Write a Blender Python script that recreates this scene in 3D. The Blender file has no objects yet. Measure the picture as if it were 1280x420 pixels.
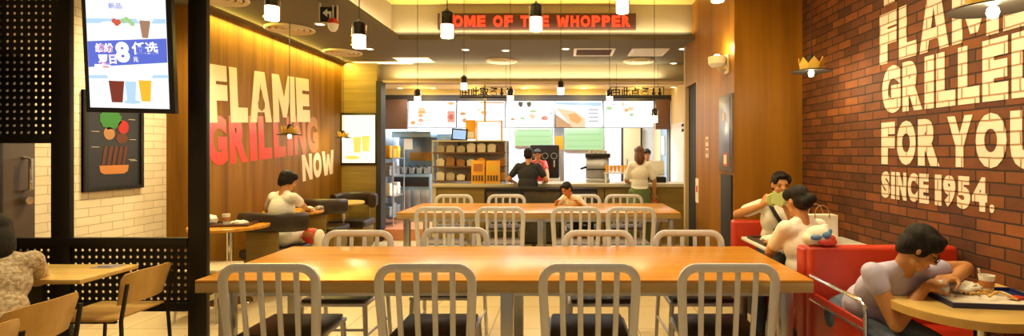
import bpy, bmesh, math, random
from mathutils import Vector, Matrix, Euler
random.seed(7)
SC = bpy.context.scene
COL = SC.collection
PI = math.pi
F = 640.0; CX = 706.0; CY = 190.0; HC = 1.45     # focal length and principal point in pixels of a 1280x420 frame, eye height

# ------------------------------------------------------------------ camera, world, exposure, large lights
cam = bpy.data.cameras.new('camera'); cam_o = bpy.data.objects.new('camera', cam); COL.objects.link(cam_o)
cam_o.location = (0, 0, HC); cam_o.rotation_euler = (PI/2, 0, 0)
cam.sensor_width = 36; cam.lens = 36*F/1280; cam.shift_x = -(CX-640)/1280; cam.shift_y = -(210-CY)/1280
cam.clip_start = .05
SC.camera = cam_o
SC.view_settings.view_transform = 'Standard'; SC.view_settings.look = 'None'
SC.view_settings.gamma = 1; SC.view_settings.use_curve_mapping = False
SC.view_settings.exposure = 0.16
SC.cycles.use_denoising = True
SC.cycles.max_bounces = 6; SC.cycles.sample_clamp_indirect = 4; SC.cycles.caustics_reflective = False; SC.cycles.caustics_refractive = False
w = bpy.data.worlds.new('world'); SC.world = w; w.use_nodes = True
w.node_tree.nodes['Background'].inputs[0].default_value = (1, .80, .52, 1)
w.node_tree.nodes['Background'].inputs[1].default_value = .24

def area(name, loc, rot, sx, sy, power, col):
    l = bpy.data.lights.new(name, 'AREA'); l.shape = 'RECTANGLE'; l.size = sx; l.size_y = sy; l.energy = power; l.color = col
    o = bpy.data.objects.new(name, l); COL.objects.link(o); o.location = loc; o.rotation_euler = rot; return o
def spot(name, loc, power, col, ang=95, blend=.8, tgt=None, r=.05):
    l = bpy.data.lights.new(name, 'SPOT'); l.energy = power; l.color = col; l.spot_size = math.radians(ang); l.spot_blend = blend; l.shadow_soft_size = r
    o = bpy.data.objects.new(name, l); COL.objects.link(o); o.location = loc
    if tgt: o.rotation_euler = (Vector(tgt)-Vector(loc)).to_track_quat('-Z', 'Y').to_euler()
    return o
def point(name, loc, power, col, r=.04):
    l = bpy.data.lights.new(name, 'POINT'); l.energy = power; l.color = col; l.shadow_soft_size = r
    o = bpy.data.objects.new(name, l); COL.objects.link(o); o.location = loc; return o
WARM = (1, .80, .44); YEL = (1, .74, .13); CREAM = (1, .87, .58); COOL = (.93, .97, 1)
# cove strips
area('cove_light_back', (-.3, 6.56, 2.965), (PI, 0, 0), 3.8, .05, 14, CREAM)
area('cove_light_left', (-2.17, 3.6, 2.965), (PI, 0, PI/2), 5.6, .05, 17, CREAM)
area('cove_light_header', (-.6, 8.40, 2.66), (PI, 0, 0), 4.4, .04, 24, CREAM)
area('cove_light_wood_wall', (-3.54, 6.7, 2.885), (0, math.radians(22), PI), .05, 3.2, 62, YEL)
# kitchen ceiling panels
area('kitchen_panel_light', (-.9, 10.3, 2.54), (0, 0, 0), 4.2, .9, 260, COOL)
area('kitchen_panel_light_counter', (-.9, 9.0, 2.56), (0, 0, 0), 4.0, .5, 60, COOL)
# ceiling downlights of the dining room
for (x, y, z, p) in [(-1.6, 3.3, 3.3, 75), (0, 3.3, 3.3, 75), (1.2, 3.3, 3.3, 60), (-1.3, 6.0, 3.3, 60), (.6, 6.0, 3.3, 60),
                     (-3.0, 5.6, 2.88, 40), (-3.0, 7.2, 2.88, 30), (-3.1, 4.2, 2.88, 60), (-3.0, 2.6, 2.88, 60), (-1.9, 7.5, 2.88, 35), (.2, 7.6, 2.88, 40), (1.3, 7.5, 2.88, 35),
                     (1.5, 1.9, 3.2, 42), (1.6, 4.1, 3.2, 26)]:
    spot('downlight_beam', (x, y, z), p*1.25, WARM, 110, .9, (x, y, 0), .06)
spot('wall_washer_bricks', (1.0, 3.1, 3.2), 60, WARM, 80, .9, (2.31, 3.3, 1.7), .08)
spot('wall_washer_bricks_front', (1.0, 2.0, 3.2), 60, WARM, 80, .9, (2.31, 2.3, 1.5), .08)
spot('wall_washer_lettering', (-2.3, 5.9, 2.85), 34, WARM, 75, .9, (-3.62, 6.2, 1.9), .08)
spot('wall_washer_white_bricks', (-3.0, 4.6, 2.85), 170, WARM, 95, .9, (-3.93, 4.6, 1.6), .08)
spot('wall_washer_column', (.9, 4.3, 3.2), 45, YEL, 80, .9, (1.75, 5.1, 1.9), .08)

# ------------------------------------------------------------------ materials
def nt(m): return m.node_tree.nodes, m.node_tree.links
MATS = {}
def M(name, col, rough=.5, metal=0, emis=None, es=0, noise=None, bump=0, trans=0, coat=0, alpha=1, spec=.5):
    m = bpy.data.materials.new(name); m.use_nodes = True; n, l = nt(m); b = n['Principled BSDF']
    b.inputs['Base Color'].default_value = (*col, 1); b.inputs['Roughness'].default_value = rough; b.inputs['Metallic'].default_value = metal
    b.inputs['Transmission Weight'].default_value = trans; b.inputs['Coat Weight'].default_value = coat; b.inputs['Alpha'].default_value = alpha
    b.inputs['Specular IOR Level'].default_value = spec
    if emis: b.inputs['Emission Color'].default_value = (*emis, 1); b.inputs['Emission Strength'].default_value = es
    if noise:
        sc, col2, f0, f1 = noise
        tc = n.new('ShaderNodeTexCoord'); mp = n.new('ShaderNodeMapping'); mp.inputs['Scale'].default_value = sc
        nz = n.new('ShaderNodeTexNoise'); nz.inputs['Scale'].default_value = 1; nz.inputs['Detail'].default_value = 5; nz.inputs['Roughness'].default_value = .6
        mr = n.new('ShaderNodeMapRange'); mr.inputs['From Min'].default_value = f0; mr.inputs['From Max'].default_value = f1
        mx = n.new('ShaderNodeMix'); mx.data_type = 'RGBA'; mx.inputs['A'].default_value = (*col, 1); mx.inputs['B'].default_value = (*col2, 1)
        l.new(tc.outputs['Object'], mp.inputs['Vector']); l.new(mp.outputs[0], nz.inputs['Vector']); l.new(nz.outputs['Fac'], mr.inputs['Value'])
        l.new(mr.outputs[0], mx.inputs['Factor']); l.new(mx.outputs['Result'], b.inputs['Base Color'])
        if bump:
            bp = n.new('ShaderNodeBump'); bp.inputs['Strength'].default_value = bump; bp.inputs['Distance'].default_value = .01
            l.new(nz.outputs['Fac'], bp.inputs['Height']); l.new(bp.outputs[0], b.inputs['Normal'])
    MATS[name] = m; return m

def brick_mat(name, c1, c2, mortar, bw=.2, rh=.075, ms=.006, paint=None, bumpd=.006, rough=.75):
    m = bpy.data.materials.new(name); m.use_nodes = True; n, l = nt(m); b = n['Principled BSDF']; b.inputs['Roughness'].default_value = rough
    g = n.new('ShaderNodeNewGeometry'); sp = n.new('ShaderNodeSeparateXYZ'); cb = n.new('ShaderNodeCombineXYZ')
    l.new(g.outputs['Position'], sp.inputs[0]); l.new(sp.outputs['Y'], cb.inputs['X']); l.new(sp.outputs['Z'], cb.inputs['Y'])
    br = n.new('ShaderNodeTexBrick'); br.inputs['Scale'].default_value = 1; br.inputs['Brick Width'].default_value = bw; br.inputs['Row Height'].default_value = rh
    br.inputs['Mortar Size'].default_value = ms; br.inputs['Mortar Smooth'].default_value = .35; br.inputs['Bias'].default_value = 0
    br.inputs['Color1'].default_value = (*c1, 1); br.inputs['Color2'].default_value = (*c2, 1); br.inputs['Mortar'].default_value = (*mortar, 1)
    nz = n.new('ShaderNodeTexNoise'); nz.inputs['Scale'].default_value = 9; nz.inputs['Detail'].default_value = 6
    dis = n.new('ShaderNodeMix'); dis.data_type = 'RGBA'; dis.inputs['Factor'].default_value = .012
    l.new(cb.outputs[0], nz.inputs['Vector']); l.new(cb.outputs[0], dis.inputs['A']); l.new(nz.outputs['Color'], dis.inputs['B'])
    l.new(dis.outputs['Result'], br.inputs['Vector'])
    nb = n.new('ShaderNodeTexNoise'); nb.inputs['Scale'].default_value = 3.2; nb.inputs['Detail'].default_value = 7; nb.inputs['Roughness'].default_value = .7
    l.new(cb.outputs[0], nb.inputs['Vector'])
    mr = n.new('ShaderNodeMapRange'); mr.inputs['From Min'].default_value = .3; mr.inputs['From Max'].default_value = .7; mr.inputs['To Min'].default_value = .62; mr.inputs['To Max'].default_value = 1.35
    l.new(nb.outputs['Fac'], mr.inputs['Value'])
    mu = n.new('ShaderNodeMix'); mu.data_type = 'RGBA'; mu.blend_type = 'MULTIPLY'; mu.inputs['Factor'].default_value = 1 if paint is None else .25
    l.new(br.outputs['Color'], mu.inputs['A']); l.new(mr.outputs[0], mu.inputs['B']); l.new(mu.outputs['Result'], b.inputs['Base Color'])
    bp = n.new('ShaderNodeBump'); bp.invert = True; bp.inputs['Strength'].default_value = .9; bp.inputs['Distance'].default_value = bumpd
    ad = n.new('ShaderNodeMath'); ad.operation = 'MULTIPLY_ADD'; ad.inputs[1].default_value = .35
    l.new(nz.outputs['Fac'], ad.inputs[0]); l.new(br.outputs['Fac'], ad.inputs[2]); l.new(ad.outputs[0], bp.inputs['Height']); l.new(bp.outputs[0], b.inputs['Normal'])
    MATS[name] = m; return m

M_BRICK = brick_mat('red_brick', (.080, .022, .006), (.215, .064, .013), (.035, .014, .006), bw=.19, rh=.067)
M_BRICKPAINT = brick_mat('cream_paint_on_brick', (.76, .67, .55), (.84, .75, .63), (.42, .25, .13), paint=1, ms=.0055, bw=.19, rh=.067)
M_WHITEBRICK = brick_mat('cream_brick', (.78, .67, .46), (.86, .75, .53), (.66, .54, .36), paint=1, bw=.22, rh=.07, ms=.004, bumpd=.008)
M_WALLWOOD = M('wall_wood', (.155, .062, .003), .5, noise=((9, 9, .5), (.30, .135, .006), .35, .68), bump=.04, spec=.2)
M_COLWOOD = M('column_wood', (.23, .094, .007), .45, noise=((7, 7, .45), (.36, .155, .012), .35, .68), bump=.04, spec=.25)
M_OLIVEWOOD = M('olive_wood', (.20, .135, .026), .5, noise=((.8, 6, 14), (.31, .21, .050), .35, .68), bump=.04)
M_TABLE = M('table_wood', (.54, .225, .022), .27, noise=((.9, 26, 26), (.70, .33, .045), .35, .65))
M_TABLE_EDGE = M('table_edge', (.42, .29, .12), .45, noise=((1.5, 20, 40), (.52, .37, .17), .35, .65))
M_PLY = M('plywood', (.62, .36, .10), .35, noise=((14, 1.2, 6), (.74, .46, .15), .35, .65))
M_YTABLE = M('pale_table_wood', (.70, .46, .14), .22, noise=((1.2, 18, 18), (.80, .56, .20), .35, .65))
M_ALU = M('brushed_aluminium', (.70, .72, .82), .38, .35, noise=((60, 60, 4), (.78, .80, .90), .3, .7))
M_STEEL = M('stainless_steel', (.55, .56, .58), .3, .9)
M_CHROME = M('chrome', (.85, .83, .80), .12, 1)
M_BLACKPAD = M('dark_brown_vinyl', (.030, .018, .012), .38)
M_LAVPAD = M('lavender_grey_vinyl', (.30, .27, .34), .4)
M_BLACK = M('black_metal', (.014, .011, .009), .42, .3)
M_BLACKMATT = M('black_matt', (.012, .010, .009), .7)
M_CEIL = M('ceiling_paint', (.125, .105, .062), .85)
M_CEILY = M('coffer_yellow', (.85, .66, .16), .8)
M_COVE = M('cove_paint', (.36, .285, .16), .8)
M_BEIGE = M('beige_paint', (.60, .46, .26), .8)
M_DARKHEAD = M('dark_header', (.025, .018, .018), .6)
M_TRIM = M('cream_metal', (.62, .54, .38), .5)
M_WHITE = M('white_plastic', (.80, .78, .72), .45)
M_PAPER = M('white_paper', (.82, .77, .66), .8)
M_RED = M('red_vinyl', (.48, .030, .010), .36, noise=((5, 5, 5), (.56, .045, .014), .35, .65))
M_REDPLASTIC = M('red_plastic', (.62, .05, .03), .4)
M_YELLOW = M('yellow_card', (.85, .42, .03), .5)
M_LAMPYEL = M('yellow_lamp_card', (.80, .50, .06), .5)
M_BROWN = M('brown_plastic', (.13, .06, .03), .5)
M_SIGNBOARD = M('dark_red_board', (.075, .022, .012), .6)
M_REDGLOW = M('red_letters', (.5, .01, .005), .5, emis=(1, .035, .008), es=2.2)
M_GLOW = M('warm_diffuser', (1, .9, .7), .5, emis=(1, .80, .48), es=9)
M_BULB = M('warm_bulb', (1, .9, .7), .5, emis=(1, .86, .58), es=14)
M_DOWN = M('downlight_lens', (1, .9, .7), .5, emis=(1, .83, .52), es=7)
M_TROFF = M('light_panel', (1, .9, .7), .5, emis=(1, .80, .45), es=1.3)
M_SCREEN = M('lit_screen', (.02, .02, .02), .3, emis=(.92, .96, 1), es=1.0)
M_MENU = M('lit_menu', (.02, .02, .02), .3, emis=(1, .97, .93), es=1.7)
M_MENUSHADE = [M('menu_'+a, (.02, .02, .02), .3, emis=c, es=.9) for a, c in [('pink', (.85, .34, .25)), ('orange', (.90, .42, .12)), ('green', (.42, .68, .30)), ('grey', (.42, .46, .55)), ('red', (.70, .12, .06)), ('cream', (.95, .68, .40)), ('sky', (.45, .66, .90)), ('tan', (.66, .34, .15))]]
M_GREENSCREEN = M('lit_green_screen', (.02, .02, .02), .3, emis=(.45, .75, .32), es=.95)
M_YSCREEN = M('lit_yellow_screen', (.02, .02, .02), .3, emis=(1, .95, .62), es=1.6)
M_LIGHTBOX = M('lit_poster', (.02, .02, .02), .3, emis=(1, .93, .62), es=1.35)
M_LBYEL = M('lit_poster_yellow', (.02, .02, .02), .3, emis=(1, .72, .12), es=1.0)
M_SBLUE = M('screen_blue', (.01, .01, .02), .3, emis=(.12, .17, .70), es=.9)
M_SPALE = M('screen_pale_blue', (.01, .01, .02), .3, emis=(.50, .72, .92), es=.95)
M_SWHITE = M('screen_white', (.02, .02, .02), .3, emis=(1, 1, 1), es=1.15)
M_SPINK = M('screen_pink', (.02, .01, .01), .3, emis=(.95, .30, .42), es=.9)
M_SCOLA = M('screen_cola', (.02, .01, .01), .3, emis=(.22, .035, .02), es=.9)
M_SMOCHA = M('screen_mocha', (.02, .01, .01), .3, emis=(.42, .24, .14), es=.9)
M_SORANGE = M('screen_orange', (.02, .01, .01), .3, emis=(1, .50, .03), es=1)
M_KWALL = M('kitchen_wall', (.62, .73, .82), .4)
M_KBLUE = M('kitchen_blue_steel', (.30, .42, .50), .3, .5)
M_TILE = M('white_tile', (.78, .76, .70), .25)
M_STONE = M('counter_stone', (.52, .45, .34), .3)
M_GLASS = M('clear_glass', (1, 1, 1), .02, trans=1)
M_TINT = M('tinted_glass', (.09, .08, .06), .08, alpha=.75)
M_BLUETRAY = M('navy_tray', (.020, .028, .12), .35)
M_DKTRAY = M('brown_tray', (.09, .045, .03), .35)
M_SKIN = M('skin', (.52, .235, .085), .5, noise=((12, 12, 12), (.58, .27, .10), .3, .7))
M_LIPS = M('lips', (.48, .13, .09), .5)
M_EYE = M('eye', (.03, .02, .015), .2)
M_HAIR = M('black_hair', (.008, .006, .005), .6, noise=((60, 60, 8), (.020, .013, .009), .4, .7), bump=.7, spec=.25)
M_BHAIR = M('brown_hair', (.10, .035, .012), .45, noise=((60, 60, 8), (.16, .06, .02), .4, .7), bump=.4)
M_LILAC = M('lilac_cotton', (.52, .48, .72), .8, noise=((7, 7, 7), (.58, .54, .78), .3, .7), bump=.6)
M_JEANS = M('denim', (.075, .11, .17), .8, noise=((30, 30, 30), (.12, .16, .24), .3, .7))
M_DARKCLOTH = M('dark_cloth', (.020, .020, .026), .8)
M_CREAMSHIRT = M('cream_cotton', (.90, .87, .80), .8, noise=((7, 7, 7), (.86, .82, .74), .35, .65), bump=.5)
M_WHITESHIRT = M('white_cotton', (.86, .84, .80), .8, noise=((7, 7, 7), (.80, .78, .72), .35, .65), bump=.5)
M_LACE = M('cream_lace', (.66, .55, .40), .85, noise=((55, 55, 55), (.40, .29, .17), .42, .60), bump=1)
M_GREENCLOTH = M('green_cloth', (.12, .16, .05), .8)
M_FOODY = M('fried_food', (.75, .40, .08), .6, noise=((80, 80, 80), (.85, .55, .16), .3, .7), bump=.5)
M_GREENPAPER = M('pale_green_paper', (.55, .62, .22), .7)
M_PATCHBLUE = M('blue_print', (.10, .20, .42), .6)
M_CABINET = M('grey_blue_steel', (.20, .19, .24), .3, .4)
M_DOOR = M('dark_door_paint', (.075, .048, .030), .5)
M_BUN = M('poster_bun', (.50, .19, .05), .7); M_PGREEN = M('poster_green', (.03, .17, .035), .7); M_PRED = M('poster_red', (.38, .02, .02), .7)
M_PTAN = M('poster_tan', (.36, .17, .07), .7); M_PMEAT = M('poster_meat', (.11, .03, .015), .7); M_POSTER = M('poster_black', (.014, .016, .024), .5)
M_CREAMSEAT = M('cream_seat', (.66, .55, .36), .4)
def floor_mat():
    m = bpy.data.materials.new('floor_tile'); m.use_nodes = True; n, l = nt(m); b = n['Principled BSDF']; b.inputs['Roughness'].default_value = .25
    tc = n.new('ShaderNodeNewGeometry'); br = n.new('ShaderNodeTexBrick'); br.offset = 0
    br.inputs['Scale'].default_value = 1; br.inputs['Brick Width'].default_value = .6; br.inputs['Row Height'].default_value = .6; br.inputs['Mortar Size'].default_value = .004
    br.inputs['Color1'].default_value = (.62, .50, .30, 1); br.inputs['Color2'].default_value = (.68, .56, .35, 1); br.inputs['Mortar'].default_value = (.28, .2, .11, 1)
    l.new(tc.outputs['Position'], br.inputs['Vector']); l.new(br.outputs['Color'], b.inputs['Base Color']); return m
M_FLOOR = floor_mat()
M_KFLOOR = M('red_quarry_tile', (.55, .20, .09), .35, noise=((3, 3, 3), (.62, .26, .12), .3, .7))
def grill_mat():   # mural paint that changes from pale pink at the top to red at the bottom
    m = bpy.data.materials.new('pink_red_paint'); m.use_nodes = True; n, l = nt(m); b = n['Principled BSDF']; b.inputs['Roughness'].default_value = .6
    tc = n.new('ShaderNodeNewGeometry'); sp = n.new('ShaderNodeSeparateXYZ'); l.new(tc.outputs['Position'], sp.inputs[0])
    a = n.new('ShaderNodeMapRange'); a.inputs['From Min'].default_value = 1.42; a.inputs['From Max'].default_value = 1.85
    r = n.new('ShaderNodeValToRGB'); r.color_ramp.elements[0].color = (.62, .035, .012, 1); r.color_ramp.elements[1].color = (.62, .22, .20, 1)
    e = r.color_ramp.elements.new(.5); e.color = (.66, .06, .075, 1)
    y = n.new('ShaderNodeMapRange'); y.inputs['From Min'].default_value = 6.1; y.inputs['From Max'].default_value = 7.6
    mx = n.new('ShaderNodeMix'); mx.data_type = 'RGBA'; mx.inputs['B'].default_value = (.40, .17, .05, 1)
    l.new(sp.outputs['Z'], a.inputs['Value']); l.new(a.outputs[0], r.inputs[0]); l.new(r.outputs[0], mx.inputs['A']); l.new(sp.outputs['Y'], y.inputs['Value']); l.new(y.outputs[0], mx.inputs['Factor'])
    l.new(mx.outputs['Result'], b.inputs['Base Color']); return m
M_GRILLPAINT = grill_mat()
M_MURALCREAM = M('cream_mural_paint', (.78, .64, .46), .6)

# ------------------------------------------------------------------ mesh helpers
class B:
    def __init__(s): s.v = []; s.f = []
    def add(s, vs, fs, mtx=None):
        k = len(s.v)
        s.v += [tuple(mtx @ Vector(v)) if mtx else tuple(v) for v in vs]; s.f += [tuple(i+k for i in f) for f in fs]; return s
    def box(s, x0, x1, y0, y1, z0, z1, bev=0, mtx=None):
        if bev <= 0:
            vs = [(x, y, z) for z in (z0, z1) for y in (y0, y1) for x in (x0, x1)]
            return s.add(vs, [(0, 2, 3, 1), (4, 5, 7, 6), (0, 1, 5, 4), (2, 6, 7, 3), (0, 4, 6, 2), (1, 3, 7, 5)], mtx)
        bm = bmesh.new(); bmesh.ops.create_cube(bm, size=1)
        for v in bm.verts: v.co = ((x0+x1)/2+v.co.x*(x1-x0), (y0+y1)/2+v.co.y*(y1-y0), (z0+z1)/2+v.co.z*(z1-z0))
        bmesh.ops.bevel(bm, geom=bm.edges[:]+bm.verts[:], offset=bev, segments=2 if bev < .02 else 4, affect='EDGES', profile=.5)
        bm.verts.index_update(); r = s.add([v.co.copy() for v in bm.verts], [[v.index for v in f.verts] for f in bm.faces], mtx); bm.free(); return r
    def tube(s, path, r, n=10, w=None, h=None, up=None, closed=False):
        """sweep; r scalar or list; w,h give a flat rounded section (w along side, h along up)"""
        P = [Vector(p) for p in path]; N = len(P); rr = r if isinstance(r, (list, tuple)) else [r]*N
        k0 = len(s.v); side = None
        for i, p in enumerate(P):
            if closed: d = (P[(i+1) % N]-P[i-1]).normalized()
            else: d = (P[min(i+1, N-1)]-P[max(i-1, 0)]).normalized()
            if up is not None: u = Vector(up); sd = d.cross(u).normalized(); u2 = sd.cross(d)
            else:
                if side is None: a = Vector((0, 0, 1)) if abs(d.z) < .9 else Vector((1, 0, 0)); sd = d.cross(a).normalized()
                else: sd = (side-d*side.dot(d)).normalized()
                u2 = sd.cross(d)
            side = sd
            for j in range(n):
                a = 2*PI*j/n
                if w: c_, s_ = math.cos(a), math.sin(a); q = sd*(w/2*math.copysign(abs(c_)**.6, c_))+u2*(h/2*math.copysign(abs(s_)**.6, s_))
                else: q = sd*(rr[i]*math.cos(a))+u2*(rr[i]*math.sin(a))
                s.v.append(tuple(p+q))
        for i in range(N if closed else N-1):
            a, b = k0+i*n, k0+((i+1) % N)*n
            for j in range(n): s.f.append((a+j, a+(j+1) % n, b+(j+1) % n, b+j))
        if not closed:
            s.f.append(tuple(k0+j for j in reversed(range(n)))); s.f.append(tuple(k0+(N-1)*n+j for j in range(n)))
        return s
    def cyl(s, p0, p1, r0, r1=None, n=20): return s.tube([p0, p1], [r0, r0 if r1 is None else r1], n)
    def lathe(s, prof, c=(0, 0, 0), n=32, mtx=None):
        vs = []; fs = []
        for r, z in prof:
            for j in range(n): a = 2*PI*j/n; vs.append((c[0]+r*math.cos(a), c[1]+r*math.sin(a), c[2]+z))
        for i in range(len(prof)-1):
            for j in range(n): fs.append((i*n+j, i*n+(j+1) % n, (i+1)*n+(j+1) % n, (i+1)*n+j))
        return s.add(vs, fs, mtx)
    def ell(s, c, r, mtx=None, nu=20, nv=12):
        R = (r, r, r) if not isinstance(r, (tuple, list)) else r
        vs = [(0, 0, R[2])]; fs = []
        for i in range(1, nv):
            t = PI*i/nv
            for j in range(nu): a = 2*PI*j/nu; vs.append((R[0]*math.sin(t)*math.cos(a), R[1]*math.sin(t)*math.sin(a), R[2]*math.cos(t)))
        vs.append((0, 0, -R[2])); L = len(vs)-1
        for j in range(nu): fs.append((0, 1+j, 1+(j+1) % nu)); fs.append((L, 1+(nv-2)*nu+(j+1) % nu, 1+(nv-2)*nu+j))
        for i in range(nv-2):
            for j in range(nu): a = 1+i*nu; fs.append((a+j, a+nu+j, a+nu+(j+1) % nu, a+(j+1) % nu))
        T = Matrix.Translation(Vector(c)); T = T @ mtx.to_4x4() if mtx else T
        return s.add(vs, fs, T)
    def cap(s, a, b, ra, rb=None):   # tapered capsule
        a, b = Vector(a), Vector(b); rb = ra if rb is None else rb; d = (b-a); L = d.length
        if L < 1e-5: return s.ell(a, ra)
        d /= L; pts = []; rs = []
        for t in (80, 55, 30): pts.append(a-d*ra*math.sin(math.radians(t))); rs.append(ra*math.cos(math.radians(t)))
        pts.append(a); rs.append(ra); pts.append(b); rs.append(rb)
        for t in (30, 55, 80): pts.append(b+d*rb*math.sin(math.radians(t))); rs.append(rb*math.cos(math.radians(t)))
        return s.tube(pts, rs, 16)
    def prism(s, pts, O, u, v, d, back=0):   # polygon in plane (u,v), thickness d along u x v
        O, u, v = Vector(O), Vector(u).normalized(), Vector(v).normalized(); nrm = u.cross(v); n = len(pts)
        vs = [O+u*p[0]+v*p[1]+nrm*back for p in pts]+[O+u*p[0]+v*p[1]+nrm*d for p in pts]
        return s.add(vs, [tuple(reversed(range(n))), tuple(range(n, 2*n))]+[(i, (i+1) % n, n+(i+1) % n, n+i) for i in range(n)])
    def obj(s, name, mat, parent=None, smooth=38):
        me = bpy.data.meshes.new(name); me.from_pydata(s.v, [], s.f); me.validate(); me.update()
        return link(name, me, mat, parent, smooth)
def link(name, me, mat, parent=None, smooth=38):
    bm = bmesh.new(); bm.from_mesh(me); bmesh.ops.recalc_face_normals(bm, faces=bm.faces); bm.to_mesh(me); bm.free()
    me.materials.clear(); me.materials.append(mat)
    me.polygons.foreach_set('use_smooth', [True]*len(me.polygons))
    if smooth < 180: me.set_sharp_from_angle(angle=math.radians(smooth))
    o = bpy.data.objects.new(name, me); COL.objects.link(o)
    if parent: o.parent = parent
    return o
def tag(o, label, cat, group=None, kind=None):
    if label: o['label'] = label
    if cat: o['category'] = cat
    if group: o['group'] = group
    if kind: o['kind'] = kind
    return o
def thing(name, label, cat, loc=(0, 0, 0), rz=0, group=None):
    o = bpy.data.objects.new(name, None); COL.objects.link(o); o.location = loc; o.rotation_euler = (0, 0, rz); o.empty_display_size = .1
    return tag(o, label, cat, group)
def struct(name, b, mat, label=None):
    o = b.obj(name, mat); o['kind'] = 'structure'
    if label: o['label'] = label
    return o
def kids(o): return [c for c in bpy.data.objects if c.parent == o]
def dup(root, loc, rz, label, group=None):
    r = root.copy(); COL.objects.link(r); r.location = loc; r.rotation_euler = (0, 0, rz); r['label'] = label
    if group: r['group'] = group
    for ch in kids(root):
        c = ch.copy(); COL.objects.link(c); c.parent = r
        for g in kids(ch): d = g.copy(); COL.objects.link(d); d.parent = c
    return r
def ev(o):
    bpy.context.view_layer.update(); dg = bpy.context.evaluated_depsgraph_get()
    me = bpy.data.meshes.new_from_object(o.evaluated_get(dg), depsgraph=dg); bpy.data.objects.remove(o); return me
def remesh(b, voxel, sm=4, fac=.5):
    me = bpy.data.meshes.new('t'); me.from_pydata(b.v, [], b.f); me.update()
    o = bpy.data.objects.new('t', me); COL.objects.link(o)
    m = o.modifiers.new('r', 'REMESH'); m.mode = 'VOXEL'; m.voxel_size = voxel
    s = o.modifiers.new('s', 'SMOOTH'); s.iterations = sm; s.factor = fac
    return ev(o)
def text_raw(body, off=.02, depth=.01, res=4):
    c = bpy.data.curves.new('t', 'FONT'); c.body = body; c.offset = off; c.extrude = depth/2; c.resolution_u = res
    o = bpy.data.objects.new('t', c); COL.objects.link(o); me = ev(o)
    xs = [v.co.x for v in me.vertices]; ys = [v.co.y for v in me.vertices]
    return me, min(xs), max(xs), min(ys), max(ys)
def put_text(b, body, x, y, w, h, O, u, v, off=.02, d=.004, lift=.002):
    """lettering fitted into the rectangle (x,y,w,h) of the plane O,u,v"""
    me, x0, x1, y0, y1 = text_raw(body, off); O, u, v = Vector(O), Vector(u).normalized(), Vector(v).normalized(); nrm = u.cross(v)
    vs = []
    for q in me.vertices:
        c = q.co; vs.append(O+u*(x+(c.x-x0)/(x1-x0)*w)+v*(y+(c.y-y0)/(y1-y0)*h)+nrm*(lift+(d if c.z > 0 else 0)))
    b.add(vs, [tuple(p.vertices) for p in me.polygons]); bpy.data.meshes.remove(me)
GLY = {'M': [[(0,0),(0,1),(.29,1),(.5,.50),(.71,1),(1,1),(1,0),(.76,0),(.76,.55),(.58,.10),(.42,.10),(.24,.55),(.24,0)]],
 'W': [[(0,1),(.14,0),(.40,0),(.5,.45),(.60,0),(.86,0),(1,1),(.78,1),(.70,.40),(.59,.85),(.41,.85),(.30,.40),(.22,1)]],
 'A': [[(0,0),(.28,1),(.5,1),(.5,.78),(.41,.40),(.5,.40),(.5,.20),(.34,.20),(.29,0)], [(1,0),(.72,1),(.5,1),(.5,.78),(.59,.40),(.5,.40),(.5,.20),(.66,.20),(.71,0)]],
 'N': [[(0,0),(0,1),(.30,1),(.70,.42),(.70,1),(1,1),(1,0),(.70,0),(.30,.58),(.30,0)]],
 'Y': [[(.35,0),(.35,.40),(0,1),(.30,1),(.5,.64),(.70,1),(1,1),(.65,.40),(.65,0)]]}
def letters(b, word, widths, x, y, w, h, O, u, v, gap=.06, off=.07, **k):
    tot = sum(widths)+gap*(len(widths)-1); sc = w/tot; c = x
    for ch, wd in zip(word, widths):
        if ch in GLY:
            for pg in GLY[ch]: b.prism([(c+p_[0]*wd*sc, y+p_[1]*h) for p_ in pg][::-1], O, u, v, k.get('lift', .002)+k.get('d', .004))
        elif ch != ' ': put_text(b, ch, c, y, wd*sc, h if ch != '.' else h*.24, O, u, v, off=off, **k)
        c += (wd+gap)*sc
def ellpts(cx, cy, rx, ry, n=20, a0=0, a1=2*PI): return [(cx+rx*math.cos(a0+(a1-a0)*i/n), cy+ry*math.sin(a0+(a1-a0)*i/n)) for i in range(n if a1-a0 > 6.2 else n+1)]
def arc(c, r, a0, a1, n, f):
    return [f(c[0]+r*math.cos(a0+(a1-a0)*i/n), c[1]+r*math.sin(a0+(a1-a0)*i/n)) for i in range(n+1)]
def W(px, py, s): return Vector(((px-CX)/s, F/s, HC-(py-CY)/s))

# ------------------------------------------------------------------ the setting
struct('floor', B().box(-4.6, 2.6, -1.5, 8.4, -.1, 0), M_FLOOR)
struct('floor_kitchen', B().box(-3.6, 2.2, 8.4, 11.6, -.1, .18), M_KFLOOR)
struct('wall_right', B().box(2.31, 2.5, -1, 4.98, 0, 3.4), M_BRICK)
wr = struct('wall_right_column', B().box(1.65, 2.5, 4.98, 6.44, 0, 3.4).box(1.65, 2.5, 6.44, 7.02, 2.33, 3.4), M_COLWOOD)
struct('door_1', B().box(1.70, 1.78, 6.44, 7.02, 0, 2.33), M_BLACKMATT)
struct('wall_right_far', B().box(1.65, 2.5, 7.02, 7.10, 0, 3.4).box(1.97, 2.1, 7.1, 11.5, 0, 2.9), M_BEIGE)
struct('wall_left', B().box(-4.1, -3.62, 5.05, 8.31, 0, 2.9), M_WALLWOOD)
struct('wall_left_white', B().box(-4.1, -3.93, -1, 5.05, 0, 2.9), M_WHITEBRICK)
struct('wall_far_left', B().box(-3.62, -3.05, 8.31, 8.46, 0, 2.9), M_OLIVEWOOD)
struct('trim_1', B().box(-3.05, -2.97, 8.27, 8.48, 0, 2.6), M_BLACKMATT)
struct('ceiling', B().box(-4.1, -2.24, -1, 8.48, 2.9, 3.0).box(-2.24, 2.1, 6.63, 8.48, 2.9, 3.0), M_CEIL)
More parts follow.
